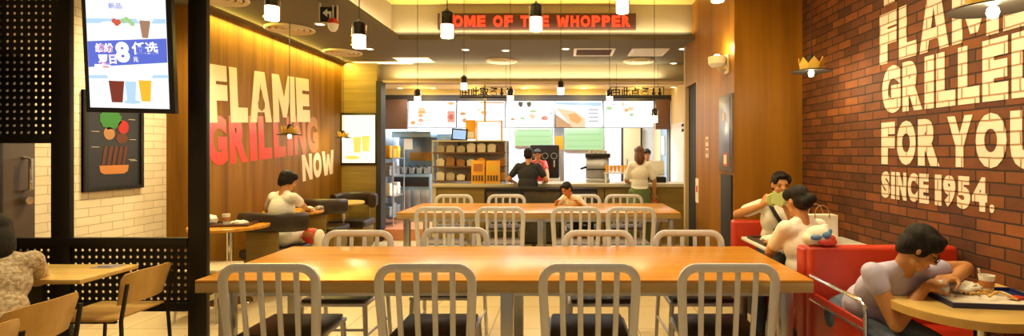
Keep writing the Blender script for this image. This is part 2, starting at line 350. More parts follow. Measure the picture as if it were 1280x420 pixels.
cf = B().box(-2.32, -2.24, -1, 6.71, 3.0, 3.40).box(-2.24, 1.65, 6.63, 6.71, 3.0, 3.40)
struct('ceiling_coffer_side', cf, M_COVE)
struct('ceiling_coffer_top', B().box(-2.32, 2.5, -1, 6.71, 3.36, 3.46), M_CEILY)
struct('trim_2', B().box(-2.24, 1.65, 6.50, 6.64, 2.875, 2.93).box(-2.245, -2.10, -1, 6.50, 2.875, 2.93), M_CEIL)
struct('ceiling_header_face', B().box(-3.05, 1.97, 8.48, 8.56, 2.58, 3.0), M_COVE)
struct('trim_3', B().box(-3.05, 1.97, 8.36, 8.5, 2.585, 2.615), M_BEIGE)
struct('ceiling_kitchen', B().box(-3.6, 2.1, 8.5, 11.6, 2.6, 2.7), M_BEIGE)
struct('wall_menu_header', B().box(-3.4, 1.97, 9.5, 9.62, 2.50, 2.6), M_BEIGE)
struct('trim_4', B().box(-3.4, 1.97, 9.47, 9.62, 2.40, 2.505), M_DARKHEAD)
struct('wall_kitchen_back', B().box(-3.5, 2.1, 11.4, 11.55, 0, 2.6), M_KWALL)
struct('wall_kitchen_left', B().box(-3.55, -3.4, 8.46, 11.5, 0, 2.6), M_KWALL)
struct('wall_kitchen_right', B().box(1.95, 1.98, 8.3, 9.4, .9, 1.95), M_TILE)
struct('baseboard_left', B().box(-3.63, -3.60, 5.05, 8.31, 0, .1), M_BLACKMATT)
struct('baseboard_right', B().box(2.29, 2.315, -1, 4.98, 0, .1), M_BLACKMATT)
d = struct('door_2', B().box(-3.95, -3.91, 2.6, 3.78, 0, 2.15, .004), M_DOOR)
h = B().tube([(-3.91, 3.70, 1.17), (-3.86, 3.70, 1.18), (-3.86, 3.70, 1.40), (-3.91, 3.70, 1.41)], .014).cyl((-3.91, 3.70, 1.10), (-3.865, 3.70, 1.10), .028)
h.obj('door_handle', M_CHROME, d)

# ------------------------------------------------------------------ long tables and slatted metal chairs
def long_table(label, x0, x1, y0, y1, legs_x, th=.07):
    t = thing('communal_table', label, 'table', ((x0+x1)/2, (y0+y1)/2, 0), group='long communal tables')
    hx, hy = (x1-x0)/2, (y1-y0)/2
    B().box(-hx, hx, -hy, hy, .735, .75, .003).obj('tabletop', M_TABLE, t)
    B().box(-hx, hx, -hy, hy, .68, .735, .003).obj('table_edge', M_TABLE_EDGE, t)
    B().box(-hx+.12, hx-.12, -hy+.12, -hy+.16, .63, .68).box(-hx+.12, hx-.12, hy-.16, hy-.12, .63, .68).obj('apron_rail', M_ALU, t)
    for lx in legs_x:
        for ly in (-hy+.14, hy-.14):
            B().box(lx-(x0+x1)/2-.035, lx-(x0+x1)/2+.035, ly-.035, ly+.035, 0, .68, .004).obj('leg', M_STEEL, t)
    return t
long_table('large wooden communal table in front, nearest the camera', -2.02, 1.36, 2.795, 3.80, (-1.93, -.33, 1.26))
long_table('smaller wooden communal table farther back, before the counter', -1.94, 1.335, 5.89, 7.0, (-1.857, -.286, 1.257))

def make_chair(name, label, pad):
    t = thing(name, label, 'chair')
    p = [(-.235, -.215, .41), (-.25, -.245, .70)]
    def f(a, b): return (a, -.245-(b-.70)*.10, b)
    p += [f(-.25, .74)]+arc((-.17, .75), .08, PI, PI/2, 6, f)[1:]+arc((.17, .75), .08, PI/2, 0, 6, f)+[(.25, -.245, .70), (.235, -.215, .41)]
    B().tube(p, 0, 12, w=.050, h=.026, up=(0, 1, .01)).obj('back_frame', M_ALU, t)
    for x in (-.146, -.049, .049, .146):
        B().tube([(x*.96, -.213, .41), (x, -.245, .70), (x, -.256, .825)], 0, 8, w=.032, h=.012, up=(0, 1, .01)).obj('back_slat', M_ALU, t)
    B().box(-.235, .235, -.235, .190, .400, .425, .01).obj('seat', M_ALU, t)
    B().box(-.215, .215, -.200, .180, .425, .450, .012).obj('seat_pad', pad, t)
    for sx in (-1, 1):
        B().tube([(sx*.235, -.215, .45), (sx*.245, -.27, 0)], [.017, .014], 10).obj('leg', M_ALU, t)
        B().tube([(sx*.215, .165, .405), (sx*.235, .185, 0)], [.017, .014], 10).obj('leg', M_ALU, t)
        B().tube([(sx*.24, -.24, .2), (sx*.228, .175, .2)], .009, 8).obj('stretcher', M_ALU, t)
    B().tube([(-.226, .175, .24), (.226, .175, .24)], .009, 8).obj('stretcher', M_ALU, t)
    return t
ch0 = make_chair('slatted_metal_chair', '', M_BLACKPAD)
ordn = ['leftmost', 'second from the left', 'third from the left', 'rightmost']
rows = []
for i, x in enumerate((-1.588, -.749, .133, .880)): rows.append((x, 3.0, 0, 'slatted aluminium chair on the near side of the front table, %s' % ordn[i], 'chairs on the near side of the front table', 0))
for i, (x, y) in enumerate(((-1.576, 3.65), (-.867, 3.80), (.255, 3.65), (.945, 3.66))): rows.append((x, y, PI, 'slatted aluminium chair tucked behind the front table, %s' % ordn[i], 'chairs on the far side of the front table', 0))
for i, x in enumerate((-1.365, -.704, .122, .722)): rows.append((x, 5.82, 0, 'slatted metal chair on the near side of the back table, %s' % ordn[i], 'chairs on the near side of the back table', 1))
for i, x in enumerate((-1.56, -.82, .236, .83)): rows.append((x, 6.95, PI, 'slatted metal chair on the counter side of the back table, %s' % ordn[i], 'chairs on the far side of the back table', 1))
ch1 = None
for i, (x, y, rz, lab, grp, k) in enumerate(rows):
    if i == 0: ch0.location = (x, y, 0); ch0.rotation_euler.z = rz; ch0['label'] = lab; ch0['group'] = grp
    elif k == 0: dup(ch0, (x, y, 0), rz, lab, grp)
    elif ch1 is None: ch1 = make_chair('slatted_metal_chair', lab, M_LAVPAD); ch1.location = (x, y, 0); ch1['group'] = grp
    else: dup(ch1, (x, y, 0), rz, lab, grp)

# ------------------------------------------------------------------ black perforated partition
pt = thing('perforated_partition', 'black metal partition screen with rows of round holes beside the left tables', 'partition', (-3.2, 3.517, 0))
def perf(x0, x1, z0, z1, pitch=.047, r=.0105, y=3.517, th=.006):
    b = B(); nx = int((x1-x0)/pitch); nz = int((z1-z0)/pitch); px = (x1-x0)/nx; pz = (z1-z0)/nz
    for i in range(nx):
        for j in range(nz):
            cx, cz = x0+(i+.5)*px, z0+(j+.5)*pz; k = 8; sq = []; ci = []
            for q in range(k):
                a = PI/4*q; c, s = math.cos(a), math.sin(a); m = max(abs(c), abs(s)); sq.append((cx+c/m*px/2, cz+s/m*pz/2)); ci.append((cx+c*r, cz+s*r))
            vs = [(p[0]+3.2, dy, p[1]) for dy in (-th/2, th/2) for p in sq+ci]; fs = []
            for q in range(k):
                n = (q+1) % k; fs += [(q, n, k+n, k+q), (2*k+q, 3*k+q, 3*k+n, 2*k+n), (k+q, k+n, 3*k+n, 3*k+q)]
            b.add(vs, fs)
    return b
perf(-3.90, -2.58, .42, .80).obj('perforated_sheet', M_BLACK, pt)
perf(-3.90, -3.51, 1.56, 2.86).obj('perforated_sheet', M_BLACK, pt)
for x in (-3.45, -2.513):
    B().box(x+3.2-.064, x+3.2+.064, -.018, .018, 0, 2.9, .003).obj('post', M_BLACK, pt)
B().box(-.70, .62, -.022, .022, .80, .862, .003).box(-.70, .62, -.022, .022, .36, .42, .003).box(-.70, -.315, -.022, .022, 1.51, 1.57, .003).obj('rail', M_BLACK, pt)
B().box(-.725, -.69, -.03, .03, 0, 2.9, .003).obj('post', M_BLACK, pt)

# ------------------------------------------------------------------ hanging promotion screen
sc = thing('hanging_display', 'tilted portrait advertising screen hanging above the left tables', 'screen', (0, 0, 0))
s_ = 200.0; bl = W(108, 131, s_); br_ = W(219, 137, 191.0)
u = (br_-bl).normalized(); u.z = 0; u.normalize(); v = (Vector((0, 0, 1))+Vector((0, -.05, 0))).normalized(); nr = u.cross(v)
Wd = (br_-bl).length; Hd = .98; O = Vector((bl.x, bl.y, 1.70))
B().prism([(0, 0), (Wd, 0), (Wd, Hd), (0, Hd)], O, u, v, .0, -.06).obj('casing', M_BLACK, sc)
B().prism([(.022, .03), (Wd-.03, .03), (Wd-.03, Hd-.03), (.022, Hd-.03)], O, u, v, .003).obj('screen_panel', M_SCREEN, sc)
def dec(name, pts, mat, lift=.006, **k): return B().prism(pts, O, u, v, lift, .002).obj(name, mat, sc)
k_ = 1/200.0
def q(px, py): return (min(max((px-107)/111*Wd, .023), Wd-.031), (134-py)*k_)       # picture position on the screen
dec('picture', [q(112, 78), q(212, 68), q(212, 37), q(112, 46)], M_SBLUE, .004)
dec('picture', [q(112, 24), q(212, 18), q(212, 12), q(112, 18)], M_SPALE, .004)
dec('picture', [q(112, 92), q(212, 88), q(212, 84), q(112, 88)], M_SPALE, .004)
dec('picture', [q(136, 94), q(155, 94), q(152, 121), q(139, 121)], M_SCOLA)
dec('picture', [q(173, 92), q(189, 92), q(187, 119), q(176, 119)], M_SORANGE)
dec('picture', [q(177, 16), q(191, 16), q(187, 38), q(180, 38)], M_SMOCHA)
for (px, py, rx, ry) in ((145, 86, .045, .045), (181, 84, .042, .045), (163, 88, .036, .06), (184, 9, .05, .06), (140, 30, .07, .05), (163, 31, .055, .05)):
    c = q(px, py); dec('picture', ellpts(c[0], c[1], rx, ry), M_SWHITE, .0055)
dec('picture', [q(156, 94), q(170, 94), q(168, 118), q(158, 118)], M_SPALE, .0058)
c = q(164, 120); dec('picture', ellpts(c[0], c[1], .045, .012), M_SPALE)
for px, py, m in ((146, 19, 0), (151, 20, 0), (149, 22, 0), (157, 18, 1), (161, 16, 1), (165, 18, 1), (168, 21, 1)):
    c = q(px, py); dec('picture', ellpts(c[0], c[1], .013, .016), (M_MENUSHADE[4], M_MENUSHADE[2])[m])
c = q(120, 83); dec('picture', [c, (c[0]+.08, c[1]), (c[0]+.08, c[1]+.045), (c[0], c[1]+.045)], M_SWHITE)
c = q(130, 78); dec('picture', [c, (c[0]+.03, c[1]), (c[0]+.03, c[1]+.012), (c[0], c[1]+.012)], M_SPINK, .008)
ur = (u+v*.07).normalized(); vr = nr.cross(ur)
def txt(body, px, py, w_, h_, mat, off): 
    b = B(); c = q(px, py); put_text(b, body, 0, 0, w_/111*Wd, h_*k_, O+u*c[0]+v*c[1], ur, vr, off=off, d=.002, lift=.006); return b.obj('lettering', mat, sc)
txt('8', 147, 71, 17, 26, M_SWHITE, .05); txt('任选', 167, 60, 33, 16, M_SWHITE, .02); txt('元', 168, 69, 6, 6, M_SWHITE, .01)
txt('缤纷', 122, 60, 22, 12, M_SWHITE, .04); txt('夏日', 125, 74, 22, 12, M_SWHITE, .04)
txt('缤纷', 122.5, 60, 21, 11.5, M_SPINK, .0); txt('夏日', 125.5, 74, 21, 11.5, M_SPINK, .0)
txt('新品', 140, 4, 16, 7, M_SBLUE, .0)
hp = O+u*(Wd/2)+v*Hd
B().cyl(hp-nr*.03, (hp.x, hp.y-.0, 2.9), .02).obj('hanger', M_BLACK, sc)

# ------------------------------------------------------------------ burger poster on the white bricks
po = thing('burger_poster', 'black framed poster of stacked burger ingredients on white brick wall', 'poster', (-3.93, 4.45, 1.12))
PO = Vector((.0, -.29, 0)); pu = Vector((0, 1, 0)); pv = Vector((0, 0, 1))
B().prism([(0, 0), (.58, 0), (.58, .84), (0, .84)], PO, pu, pv, .018, -.002).obj('poster_sheet', M_POSTER, po)
fr = B()
for (a0, a1, b0, b1) in ((0, .58, 0, .03), (0, .58, .81, .84), (0, .03, .03, .81), (.55, .58, .03, .81)): fr.prism([(a0, b0), (a1, b0), (a1, b1), (a0, b1)], PO, pu, pv, .035, .0)
fr.obj('frame', M_BLACK, po)
def pdec(name, pts, m): B().prism(pts, PO, pu, pv, .021, .017).obj(name, m, po)
pdec('bun_picture', ellpts(.27, .755, .13, .05, 16, 0, PI), M_BUN)
pdec('lettuce_picture', [(.25+(.10+.012*(i % 2))*math.cos(i*PI/12), .615+(.085+.012*(i % 2))*math.sin(i*PI/12)) for i in range(24)], M_PGREEN)
pdec('tomato_picture', ellpts(.375, .55, .055, .06), M_PRED)
pdec('onion_picture', ellpts(.235, .49, .055, .055), M_PTAN)
pdec('tomato_picture', ellpts(.36, .45, .06, .045), M_PMEAT)
for i in range(3): pdec('cheese_picture', [(.20+i*.06, .73), (.25+i*.06, .73), (.215+i*.06, .69)], M_BUN)
for i in range(5): pdec('bacon_picture', [(.16+i*.05, .22), (.19+i*.05, .22), (.22+i*.05, .38), (.19+i*.05, .38)], M_PMEAT)
pdec('bun_picture', [(.14, .215), (.43, .215), (.42, .16), (.38, .14), (.19, .14), (.15, .16)], M_BUN)
for (a, b_) in ((.07, .68), (.43, .62), (.07, .50), (.44, .44), (.07, .37), (.43, .26), (.45, .25)): pdec('caption_line', [(a, b_), (a+.07, b_), (a+.07, b_+.004), (a, b_+.004)], M_TRIM)

# ------------------------------------------------------------------ painted lettering
lm = thing('wall_mural', 'painted FLAME GRILLING NOW lettering on brown wood wall', 'mural', (-3.62, 5.2, 1.4))
LO = Vector((0.0, 0, 0)); rot = math.radians(3.6)
lu = Vector((0, math.cos(rot), math.sin(rot))); lv = Vector((0, -math.sin(rot), math.cos(rot)))
def at_l(y, z): return Vector((.001, y-5.2, z-1.4))
b = B(); letters(b, 'GRILLING', (.46, .46, .2, .40, .40, .2, .46, .46), 0, 0, 2.33, .52, at_l(5.19, 1.30), lu, lv, off=.06, lift=0, d=.002); b.obj('lettering_line', M_GRILLPAINT, lm)
b = B(); letters(b, 'FLAME', (.40, .36, .52, .62, .42), 0, 0, 2.10, .60, at_l(5.17, 1.745), lu, lv, off=.07, gap=.05, lift=.002, d=.004); b.obj('lettering_line', M_MURALCREAM, lm)
rot2 = math.radians(4.5); lu2 = Vector((0, math.cos(rot2), math.sin(rot2))); lv2 = Vector((0, -math.sin(rot2), math.cos(rot2)))
b = B(); letters(b, 'NOW', (.48, .44, .66), 0, 0, .97, .37, at_l(7.07, 1.04), lu2, lv2, off=.07, gap=.05, lift=.0, d=.002); b.obj('lettering_line', M_MURALCREAM, lm)
b = B(); fy = at_l(5.17+.93, 1.745+.055+.17); b.prism([(-.055, .0), (.0, -.03), (.055, 0), (.065, .06), (.03, .13), (.005, .22), (-.03, .13), (-.065, .06)], fy, lu, lv, .012, .006); b.obj('flame_emblem', M_WALLWOOD, lm)

rm = thing('wall_mural', 'cream FLAME GRILLED FOR YOU SINCE 1954 lettering painted on brick wall', 'mural', (2.31, 3.74, 1.1))
ru = Vector((0, -1, 0)); rv = Vector((0, 0, 1))
def at_r(y, z): return Vector((-.001, y-3.74, z-1.1))
for word, wid, y0, z0, w_, h_, off in (
    ('FLAME', (.30, .28, .40, .52, .34), 3.75, 2.085, 1.27, .36, .075), ('GRILLED', (.42, .40, .17, .32, .32, .34, .40), 3.72, 1.725, 1.27, .335, .075),
    ('FOR YOU', (.30, .38, .38, .04, .38, .40, .40), 3.73, 1.362, 1.28, .30, .075), ('SINCE 1954.', (.30, .13, .33, .30, .27, .08, .17, .30, .30, .32, .10), 3.73, 1.12, .98, .19, .06)):
    b = B(); letters(b, word, wid, 0, 0, w_, h_, at_r(y0, z0), ru, rv, off=off, lift=.0, d=.003, gap=.045); b.obj('lettering_line', M_BRICKPAINT, rm)
B().prism([(0, 0), (.12, 0), (.12, .05), (0, .05)], at_r(3.70, 2.50), ru, rv, .003).prism([(.16, 0), (1.2, 0), (1.2, .05), (.16, .05)], at_r(3.70, 2.50), ru, rv, .003).obj('painted_bar', M_BRICKPAINT, rm)

# ------------------------------------------------------------------ red letter sign, hanging order signs
sg = thing('letter_sign', 'long dark board with glowing red HOME OF THE WHOPPER letters', 'sign', (-.36, 6.6, 3.13))
B().box(-1.275, 1.275, -.02, .03, -.105, .105, .004).obj('board', M_SIGNBOARD, sg)
wm = {'M': .55, 'W': .62, 'O': .48, ' ': .22}; full = 'HOME OF THE WHOPPER'; ws = [wm.get(c, .42) for c in full]; gp = .09; scl = 2.4/(sum(ws)+gp*(len(ws)-1)); at = 0
for word in full.split(' '):
    n0 = len(word); seg = ws[at:at+n0]; x0 = -1.2+(sum(ws[:at])+gp*at)*scl; b = B()
    letters(b, word, seg, x0, -.07, (sum(seg)+gp*(n0-1))*scl, .14, (0, -.02, 0), (1, 0, 0), (0, 0, 1), gap=gp, off=.045, d=.012, lift=.0); b.obj('lettering', M_REDGLOW, sg); at += n0+1
for px0, px1, body, lab in ((575, 640, '由此取餐', 'dark hanging cut-out sign with Chinese characters, left one above the menu boards'), (763, 830, '由此点餐', 'dark hanging cut-out sign with Chinese characters, right one above the menu boards')):
    s2 = 76.0; xm = (px0+px1)/2; c = W(xm, 115, s2); wd = (px1-px0)/s2
    t = thing('order_sign', lab, 'sign', c, group='hanging order signs')
    B().box(-wd/2, wd/2, -.008, .008, -.10, -.075).box(-wd/2, wd/2, -.008, .008, .075, .085).box(-wd/2, -wd/2+.012, -.008, .008, -.1, .085).box(wd/2-.012, wd/2, -.008, .008, -.1, .085).obj('frame', M_BLACKMATT, t)
    b = B(); put_text(b, body, -wd/2+.03, -.075, wd*.70, .15, (0, 0, 0), (1, 0, 0), (0, 0, 1), off=.02, d=.012, lift=-.006)
    for ax in (wd/2-.17, wd/2-.07): B().prism([(ax-.015, .065), (ax+.015, .065), (ax+.015, -.01), (ax+.04, -.01), (ax, -.07), (ax-.04, -.01), (ax-.015, -.01)], (0, 0, 0), (1, 0, 0), (0, 0, 1), .006, -.006).obj('arrow_symbol', M_BLACKMATT, t)
    b.obj('lettering', M_BLACKMATT, t)
    B().cyl((-wd/2+.1, 0, .08), (-wd/2+.1, 0, 2.9-c.z), .003, n=6).cyl((wd/2-.1, 0, .08), (wd/2-.1, 0, 2.9-c.z), .003, n=6).obj('hanging_wire', M_BLACKMATT, t)

# ------------------------------------------------------------------ pendants
def pendant(px, pybot, s, label, ztop, grp, pw, L=.19, r=.048):
    p = W(px, pybot, s); t = thing('pendant_lamp', label, 'lamp', p, group=grp)
    B().lathe([(0, 0), (r*.86, 0), (r*.9, .01), (r*.9, L*.46), (0, L*.46)]).obj('diffuser', M_GLOW, t)
    B().lathe([(0, L*.46), (r*.80, L*.46), (r*.80, L*.92), (r*.3, L*1.0), (r*.12, L*1.06), (0, L*1.06)]).obj('lamp_cap', M_BLACK, t)
    B().lathe([(r, .01), (r, L*.85), (r*1.06, L*.85), (r*1.06, .01), (r, .01)]).obj('glass_sleeve', M_GLASS, t)
    B().cyl((0, 0, L), (0, 0, ztop-p.z), .0035, n=6).obj('cord', M_BLACKMATT, t)
    B().lathe([(0, 0), (.045, 0), (.045, -.02), (0, -.02)], (0, 0, ztop-p.z)).obj('ceiling_rose', M_BLACK, t)
    point('pendant_glow', (p.x, p.y, p.z-.06), pw, WARM, .05)
names = ['leftmost pendant of the front row, just below the ceiling', 'second pendant from left in the front row, hanging lowest', 'third pendant from left in the front row, over the left end of the red letters',
         'fourth pendant from left in the front row, before the middle of the red sign', 'fifth pendant from left in the front row, near the right end of the red sign', 'rightmost pendant of the front row, beside the wooden column']
for i, (px, py) in enumerate(((340, 25), (449, 60), (559, 47), (670, 38), (778, 16), (897, 2))):
    pendant(px, py, 180.0 if px > 400 else 190.0, names[i], 3.36 if px > 440 else 3.36 if (px-CX)/190 > -2.1 else 2.9, 'cylinder pendants over the front table', 7)
names = ['leftmost small pendant of the back row, before the dark menu board', 'second small pendant of the back row, above the left order sign', 'third small pendant of the back row, right of the left order sign',
         'fourth small pendant of the back row, between the order signs', 'fifth small pendant of the back row, left of the right order sign', 'rightmost small pendant of the back row, hanging lowest']
for i, (px, py) in enumerate(((522, 129), (580, 112), (638, 128), (701, 118), (762, 129), (818, 153))):
    pendant(px, py, 103.0, names[i], 3.36, 'cylinder pendants over the back table', 4, L=.17, r=.042)

def crown_lamp(px, py, s, r, ztop, label, pw, grp='crown shaped lamps'):
    p = W(px, py, s); t = thing('crown_lamp', label, 'lamp', p, group=grp)
    B().lathe([(0, .02), (r*.5, .016), (r, 0), (r*1.0, -.006), (r*.5, .006), (0, .008)], n=40).obj('lamp_shade', M_BLACK, t)
    n = 7; rr = r*.56; hh = r*.62; vs = []; fs = []; K = n*8
    for k in range(K):
        a = 2*PI*k/K; ph = (k % 8)/8; up = hh*(.45+.55*abs(2*ph-1))
        for rad, z in ((rr, .014), (rr*1.12, .014+up), (rr*1.06, .014+up), (rr*.94, .014)): vs.append((rad*math.cos(a), rad*math.sin(a), z))
    for k in range(K):
        m = (k+1) % K
        for e in range(4): f_ = (e+1) % 4; fs.append((k*4+e, m*4+e, m*4+f_, k*4+f_))
    B().add(vs, fs).obj('crown', M_LAMPYEL, t)
    B().lathe([(0, .01), (r*.12, .0), (r*.15, -.018), (r*.11, -.040), (0, -.046)], n=20).obj('bulb', M_BULB, t)
    B().lathe([(0, .02), (.028, .02), (.028, hh*.9), (.02, hh*1.4), (0, hh*1.4)]).obj('lamp_socket', M_BLACK, t)
    B().cyl((0, 0, hh*1.3), (0, 0, ztop-p.z), .004, n=6).obj('cord', M_BLACKMATT, t)
    point('crown_lamp_glow', (p.x, p.y, p.z-.10), pw, WARM, .05)
    point('crown_inner_glow', (p.x+rr*.6, p.y-rr*.6, p.z+hh*.5), pw*.10, YEL, .02)
crown_lamp(362, 168, 112.0, .13, 2.9, 'yellow crown lamp on a cord before the GRILLING lettering', 6)
crown_lamp(429, 172, 84.0, .12, 2.9, 'yellow crown lamp on a cord beside the lit drinks poster', 8)
crown_lamp(1014, 89, 155.0, .15, 3.36, 'yellow crown lamp with black disc beside the edge of the brick wall', 9)
crown_lamp(1241, 10, 300.0, .155, 3.36, 'large nearby crown lamp with black disc, at top right over lettering', 9)

# ------------------------------------------------------------------ ceiling fittings
def round_vent(x, y, label, r=.27):
    t = thing('round_air_vent', label, 'air vent', (x, y, 2.9), group='round ceiling vents')
    B().lathe([(0, -.004), (r, -.004), (r, -.0), (0, 0)], n=40).obj('back_plate', M_BROWN, t)
    for k in range(4):
        a = r*(1-.24*k); B().lathe([(a, 0), (a, -.014), (a-.012, -.026), (a-.045, -.012), (a-.045, 0), (a, 0)], n=40).obj('vent_ring', M_TRIM, t)
round_vent(-3.22, 6.0, 'round ceiling vent above the FLAME lettering, second along the wall')
round_vent(-3.22, 7.42, 'round ceiling vent nearest the corner by the lit drinks poster')
round_vent(-3.25, 4.78, 'round ceiling vent cut by the top edge of the picture, by the black post')
round_vent(-1.0, 8.1, 'round ceiling vent near the counter, left of the two square vents', .25)
round_vent(1.17, 8.1, 'round ceiling vent near the counter on the right, below the slatted vent', .25)
def sq_vent(px0, px1, label, dark):
    s2 = 86.0; x0, x1 = (px0-CX)/s2, (px1-CX)/s2; t = thing('square_air_vent', label, 'air vent', ((x0+x1)/2, 7.42, 2.9), group='square ceiling vents'); w2 = (x1-x0)/2
    b = B()
    for (a, c, e, f_) in ((-w2, w2, -.27, -.23), (-w2, w2, .23, .27), (-w2, -w2+.04, -.23, .23), (w2-.04, w2, -.23, .23)): b.box(a, c, e, f_, -.012, 0)
    b.obj('vent_frame', M_WHITE, t)
    B().box(-w2+.04, w2-.04, -.23, .23, -.003, 0).obj('back_plate', M_BROWN, t)
    for k in range(9): B().box(-w2+.04, w2-.04, -.21+k*.05, -.21+k*.05+(.008 if dark else .026), -.010, -.003).obj('vent_slat', M_BROWN if dark else M_WHITE, t)
sq_vent(717, 767, 'square ceiling vent with dark grille and white frame', True)
sq_vent(787, 832, 'square ceiling vent with white slats, right of the dark one', False)
for (x, y, sx, lab) in ((-2.37, 8.05, .52, 'glowing cream light panel in the ceiling before the counter'), (-2.95, 8.3, .9, 'glowing light strip in the far left ceiling by the kitchen entrance')):
    t = thing('ceiling_light_panel', lab, 'ceiling light', (x, y, 2.9))
    B().box(-sx/2, sx/2, -.2 if sx < .6 else -.09, .2 if sx < .6 else .09, -.008, 0).obj('diffuser', M_TROFF, t)
    B().box(-sx/2-.02, sx/2+.02, -.22 if sx < .6 else -.11, .22 if sx < .6 else .11, -.004, 0).obj('frame', M_TRIM, t)
dl0 = None
dls = [(400, 30, 2.9), (462, 61, 2.9), (582, 62, 2.9), (632, 63, 2.9), (707, 61, 2.9), (602, 82, 2.9), (708, 82, 2.9), (842, 79, 2.9), (853, 61, 2.9)]
wh = ['beside the white alarm dome', 'just left of the coffer corner', 'over the second small pendant cord', 'above the round vent near the middle', 'left of the dark square vent', 'left of the round vent near the counter', 'below the one beside the dark square vent', 'at the far right, nearest the counter', 'at the far right, nearest the wooden column']
dls += [(500, 110, 2.6), (541, 110, 2.6), (655, 110, 2.6), (730, 110, 2.6), (842, 109, 2.6)]
wh += ['in the counter soffit, leftmost', 'in the counter soffit, second from left', 'in the counter soffit, right of the left order sign', 'in the counter soffit, left of the right order sign', 'in the counter soffit, rightmost']
for (px, py, z), wt in zip(dls, wh):
    s2 = (CY-py)/(z-HC); p = (( px-CX)/s2, F/s2, z)
    if dl0 is None:
        dl0 = thing('downlight', '', 'ceiling light', p, group='small recessed downlights')
        B().lathe([(.042, -.006), (.062, -.006), (.062, 0), (.042, 0), (.042, -.006)], n=20).obj('rim', M_WHITE, dl0); B().lathe([(0, -.004), (.042, -.004), (.042, 0), (0, 0)], n=20).obj('lens', M_DOWN, dl0); t = dl0
    else: t = dup(dl0, p, 0, '')
    t['label'] = 'small round ceiling downlight '+wt
for i in range(5): point('soffit_downlight', (-2.6+i*.98, 9.15, 2.47), 6, YEL, .04)
p = W(411, 7, 128.5)
t = thing('direction_sign', 'small square black sign with white arrow hanging under the ceiling edge', 'sign', (p.x, p.y, 2.86))
B().box(-.085, .085, -.01, .01, -.15, 0, .003).obj('board', M_BLACKMATT, t)
B().prism([(-.055, -.06), (-.01, -.02), (-.01, -.045), (.03, -.045), (.03, -.11), (.01, -.11), (.01, -.068), (-.01, -.068), (-.01, -.10)], (0, -.01, 0), (1, 0, 0), (0, 0, 1), .003).obj('arrow_symbol', M_WHITE, t)
B().box(-.09, -.08, -.014, .012, -.155, .04).box(-.085, .085, -.014, .012, -.156, -.148).box(.08, .088, -.014, .012, -.155, .04).obj('frame', M_TRIM, t)
t = thing('alarm_beacon', 'red and white dome alarm just below the black arrow sign', 'alarm', (p.x+.05, p.y-.02, 2.69))
B().lathe([(0, .06), (.035, .05), (.055, .0), (0, 0)], n=24).obj('red_cap', M_REDPLASTIC, t); B().lathe([(.052, 0), (.045, -.04), (.025, -.07), (0, -.075)], n=24).obj('white_dome', M_WHITE, t)
B().cyl((0, 0, .05), (0, 0, .21), .008).obj('stem', M_TRIM, t)

# ------------------------------------------------------------------ lightbox and fittings on far left panel and column
t = thing('lit_poster_box', 'lit drinks poster in black frame on the far left wood panel', 'lightbox', (-3.33, 8.29, 1.66))
B().box(-.30, .30, -.02, .03, -.42, .42, .004).obj('frame', M_BLACK, t); B().box(-.265, .265, -.026, -.018, -.385, .385).obj('lit_panel', M_LIGHTBOX, t)
for (a, c_) in ((-.02, 0), (.12, .02)): B().prism([(a-.05, c_-.22), (a+.05, c_-.22), (a+.065, c_+.03), (a-.065, c_+.03)], (0, -.026, 0), (1, 0, 0), (0, 0, 1), .003).obj('drink_picture', M_LBYEL, t)
B().prism(ellpts(-.10, -.30, .12, .03), (0, -.026, 0), (1, 0, 0), (0, 0, 1), .003).obj('drink_picture', M_LBYEL, t)
t = thing('wall_sconce', 'white bowl wall lamp high on the wooden column', 'lamp', (1.65, 5.18, 2.36))
B().lathe([(0, -.06), (.05, -.055), (.085, -.02), (.09, .05), (.083, .05), (.078, -.015), (.045, -.045), (0, -.05)], (-.11, 0, 0)).obj('lamp_shade', M_WHITE, t)
B().box(-.02, 0, -.05, .05, -.12, .07, .004).tube([(-.01, 0, -.08), (-.08, 0, -.09), (-.11, 0, -.055)], .012).obj('bracket', M_TRIM, t)
B().ell((-.11, 0, .04), .04).obj('bulb', M_BULB, t)
point('sconce_glow', (1.54, 5.18, 2.50), 6, WARM)
t = thing('wall_cabinet', 'grey steel cabinet with red notice set into the wooden column', 'cabinet', (1.65, 5.21, 1.25))
B().box(-.02, .03, -.2, .2, 0, .78, .004).obj('cabinet_body', M_CABINET, t); B().box(-.027, -.019, -.17, .17, .04, .74, .002).obj('door', M_CABINET, t)
B().box(-.03, -.026, -.10, .02, .06, .19).obj('notice', M_REDPLASTIC, t)['label'] = 'small red notice'
B().box(-.032, -.029, -.085, .005, .08, .17).obj('notice_print', M_PAPER, t)
B().box(-.031, -.026, -.02, .06, .52, .60).obj('notice', M_TRIM, t)
t = tag(B().box(1.63, 1.66, 5.03, 5.36, .05, 1.22, .003).obj('dark_recess_panel', M_BLACKMATT), 'tall black recess panel below the grey steel cabinet', 'panel')
for z, lab in ((1.57, 'upper of two small cream notices on the column side'), (1.44, 'lower of two small cream notices on the column side')):
    t = thing('wall_notice', lab, 'notice', (1.65, 5.93, z), group='column notices'); B().box(-.004, .0, -.06, .06, -.055, .055).obj('plate', M_TRIM, t); B().box(-.006, -.003, -.04, .04, -.01, .03).obj('print', M_PTAN, t)
t = thing('wall_notice', 'white paper notice with red mark by the dark side door', 'notice', (1.65, 6.38, .97)); B().box(-.004, .001, -.07, .07, -.15, .15).obj('sheet', M_PAPER, t)
B().box(-.007, -.003, -.035, .035, -.02, .06).obj('red_mark', M_REDPLASTIC, t)
t = thing('exit_sign', 'small green sign on the wall right of the menu boards', 'sign', (1.97, 8.45, 1.85)); B().box(-.02, 0, -.1, .1, -.07, .07, .003).obj('sign_box', M_PGREEN, t); B().box(-.024, -.02, -.05, .05, -.02, .02).obj('symbol', M_WHITE, t)

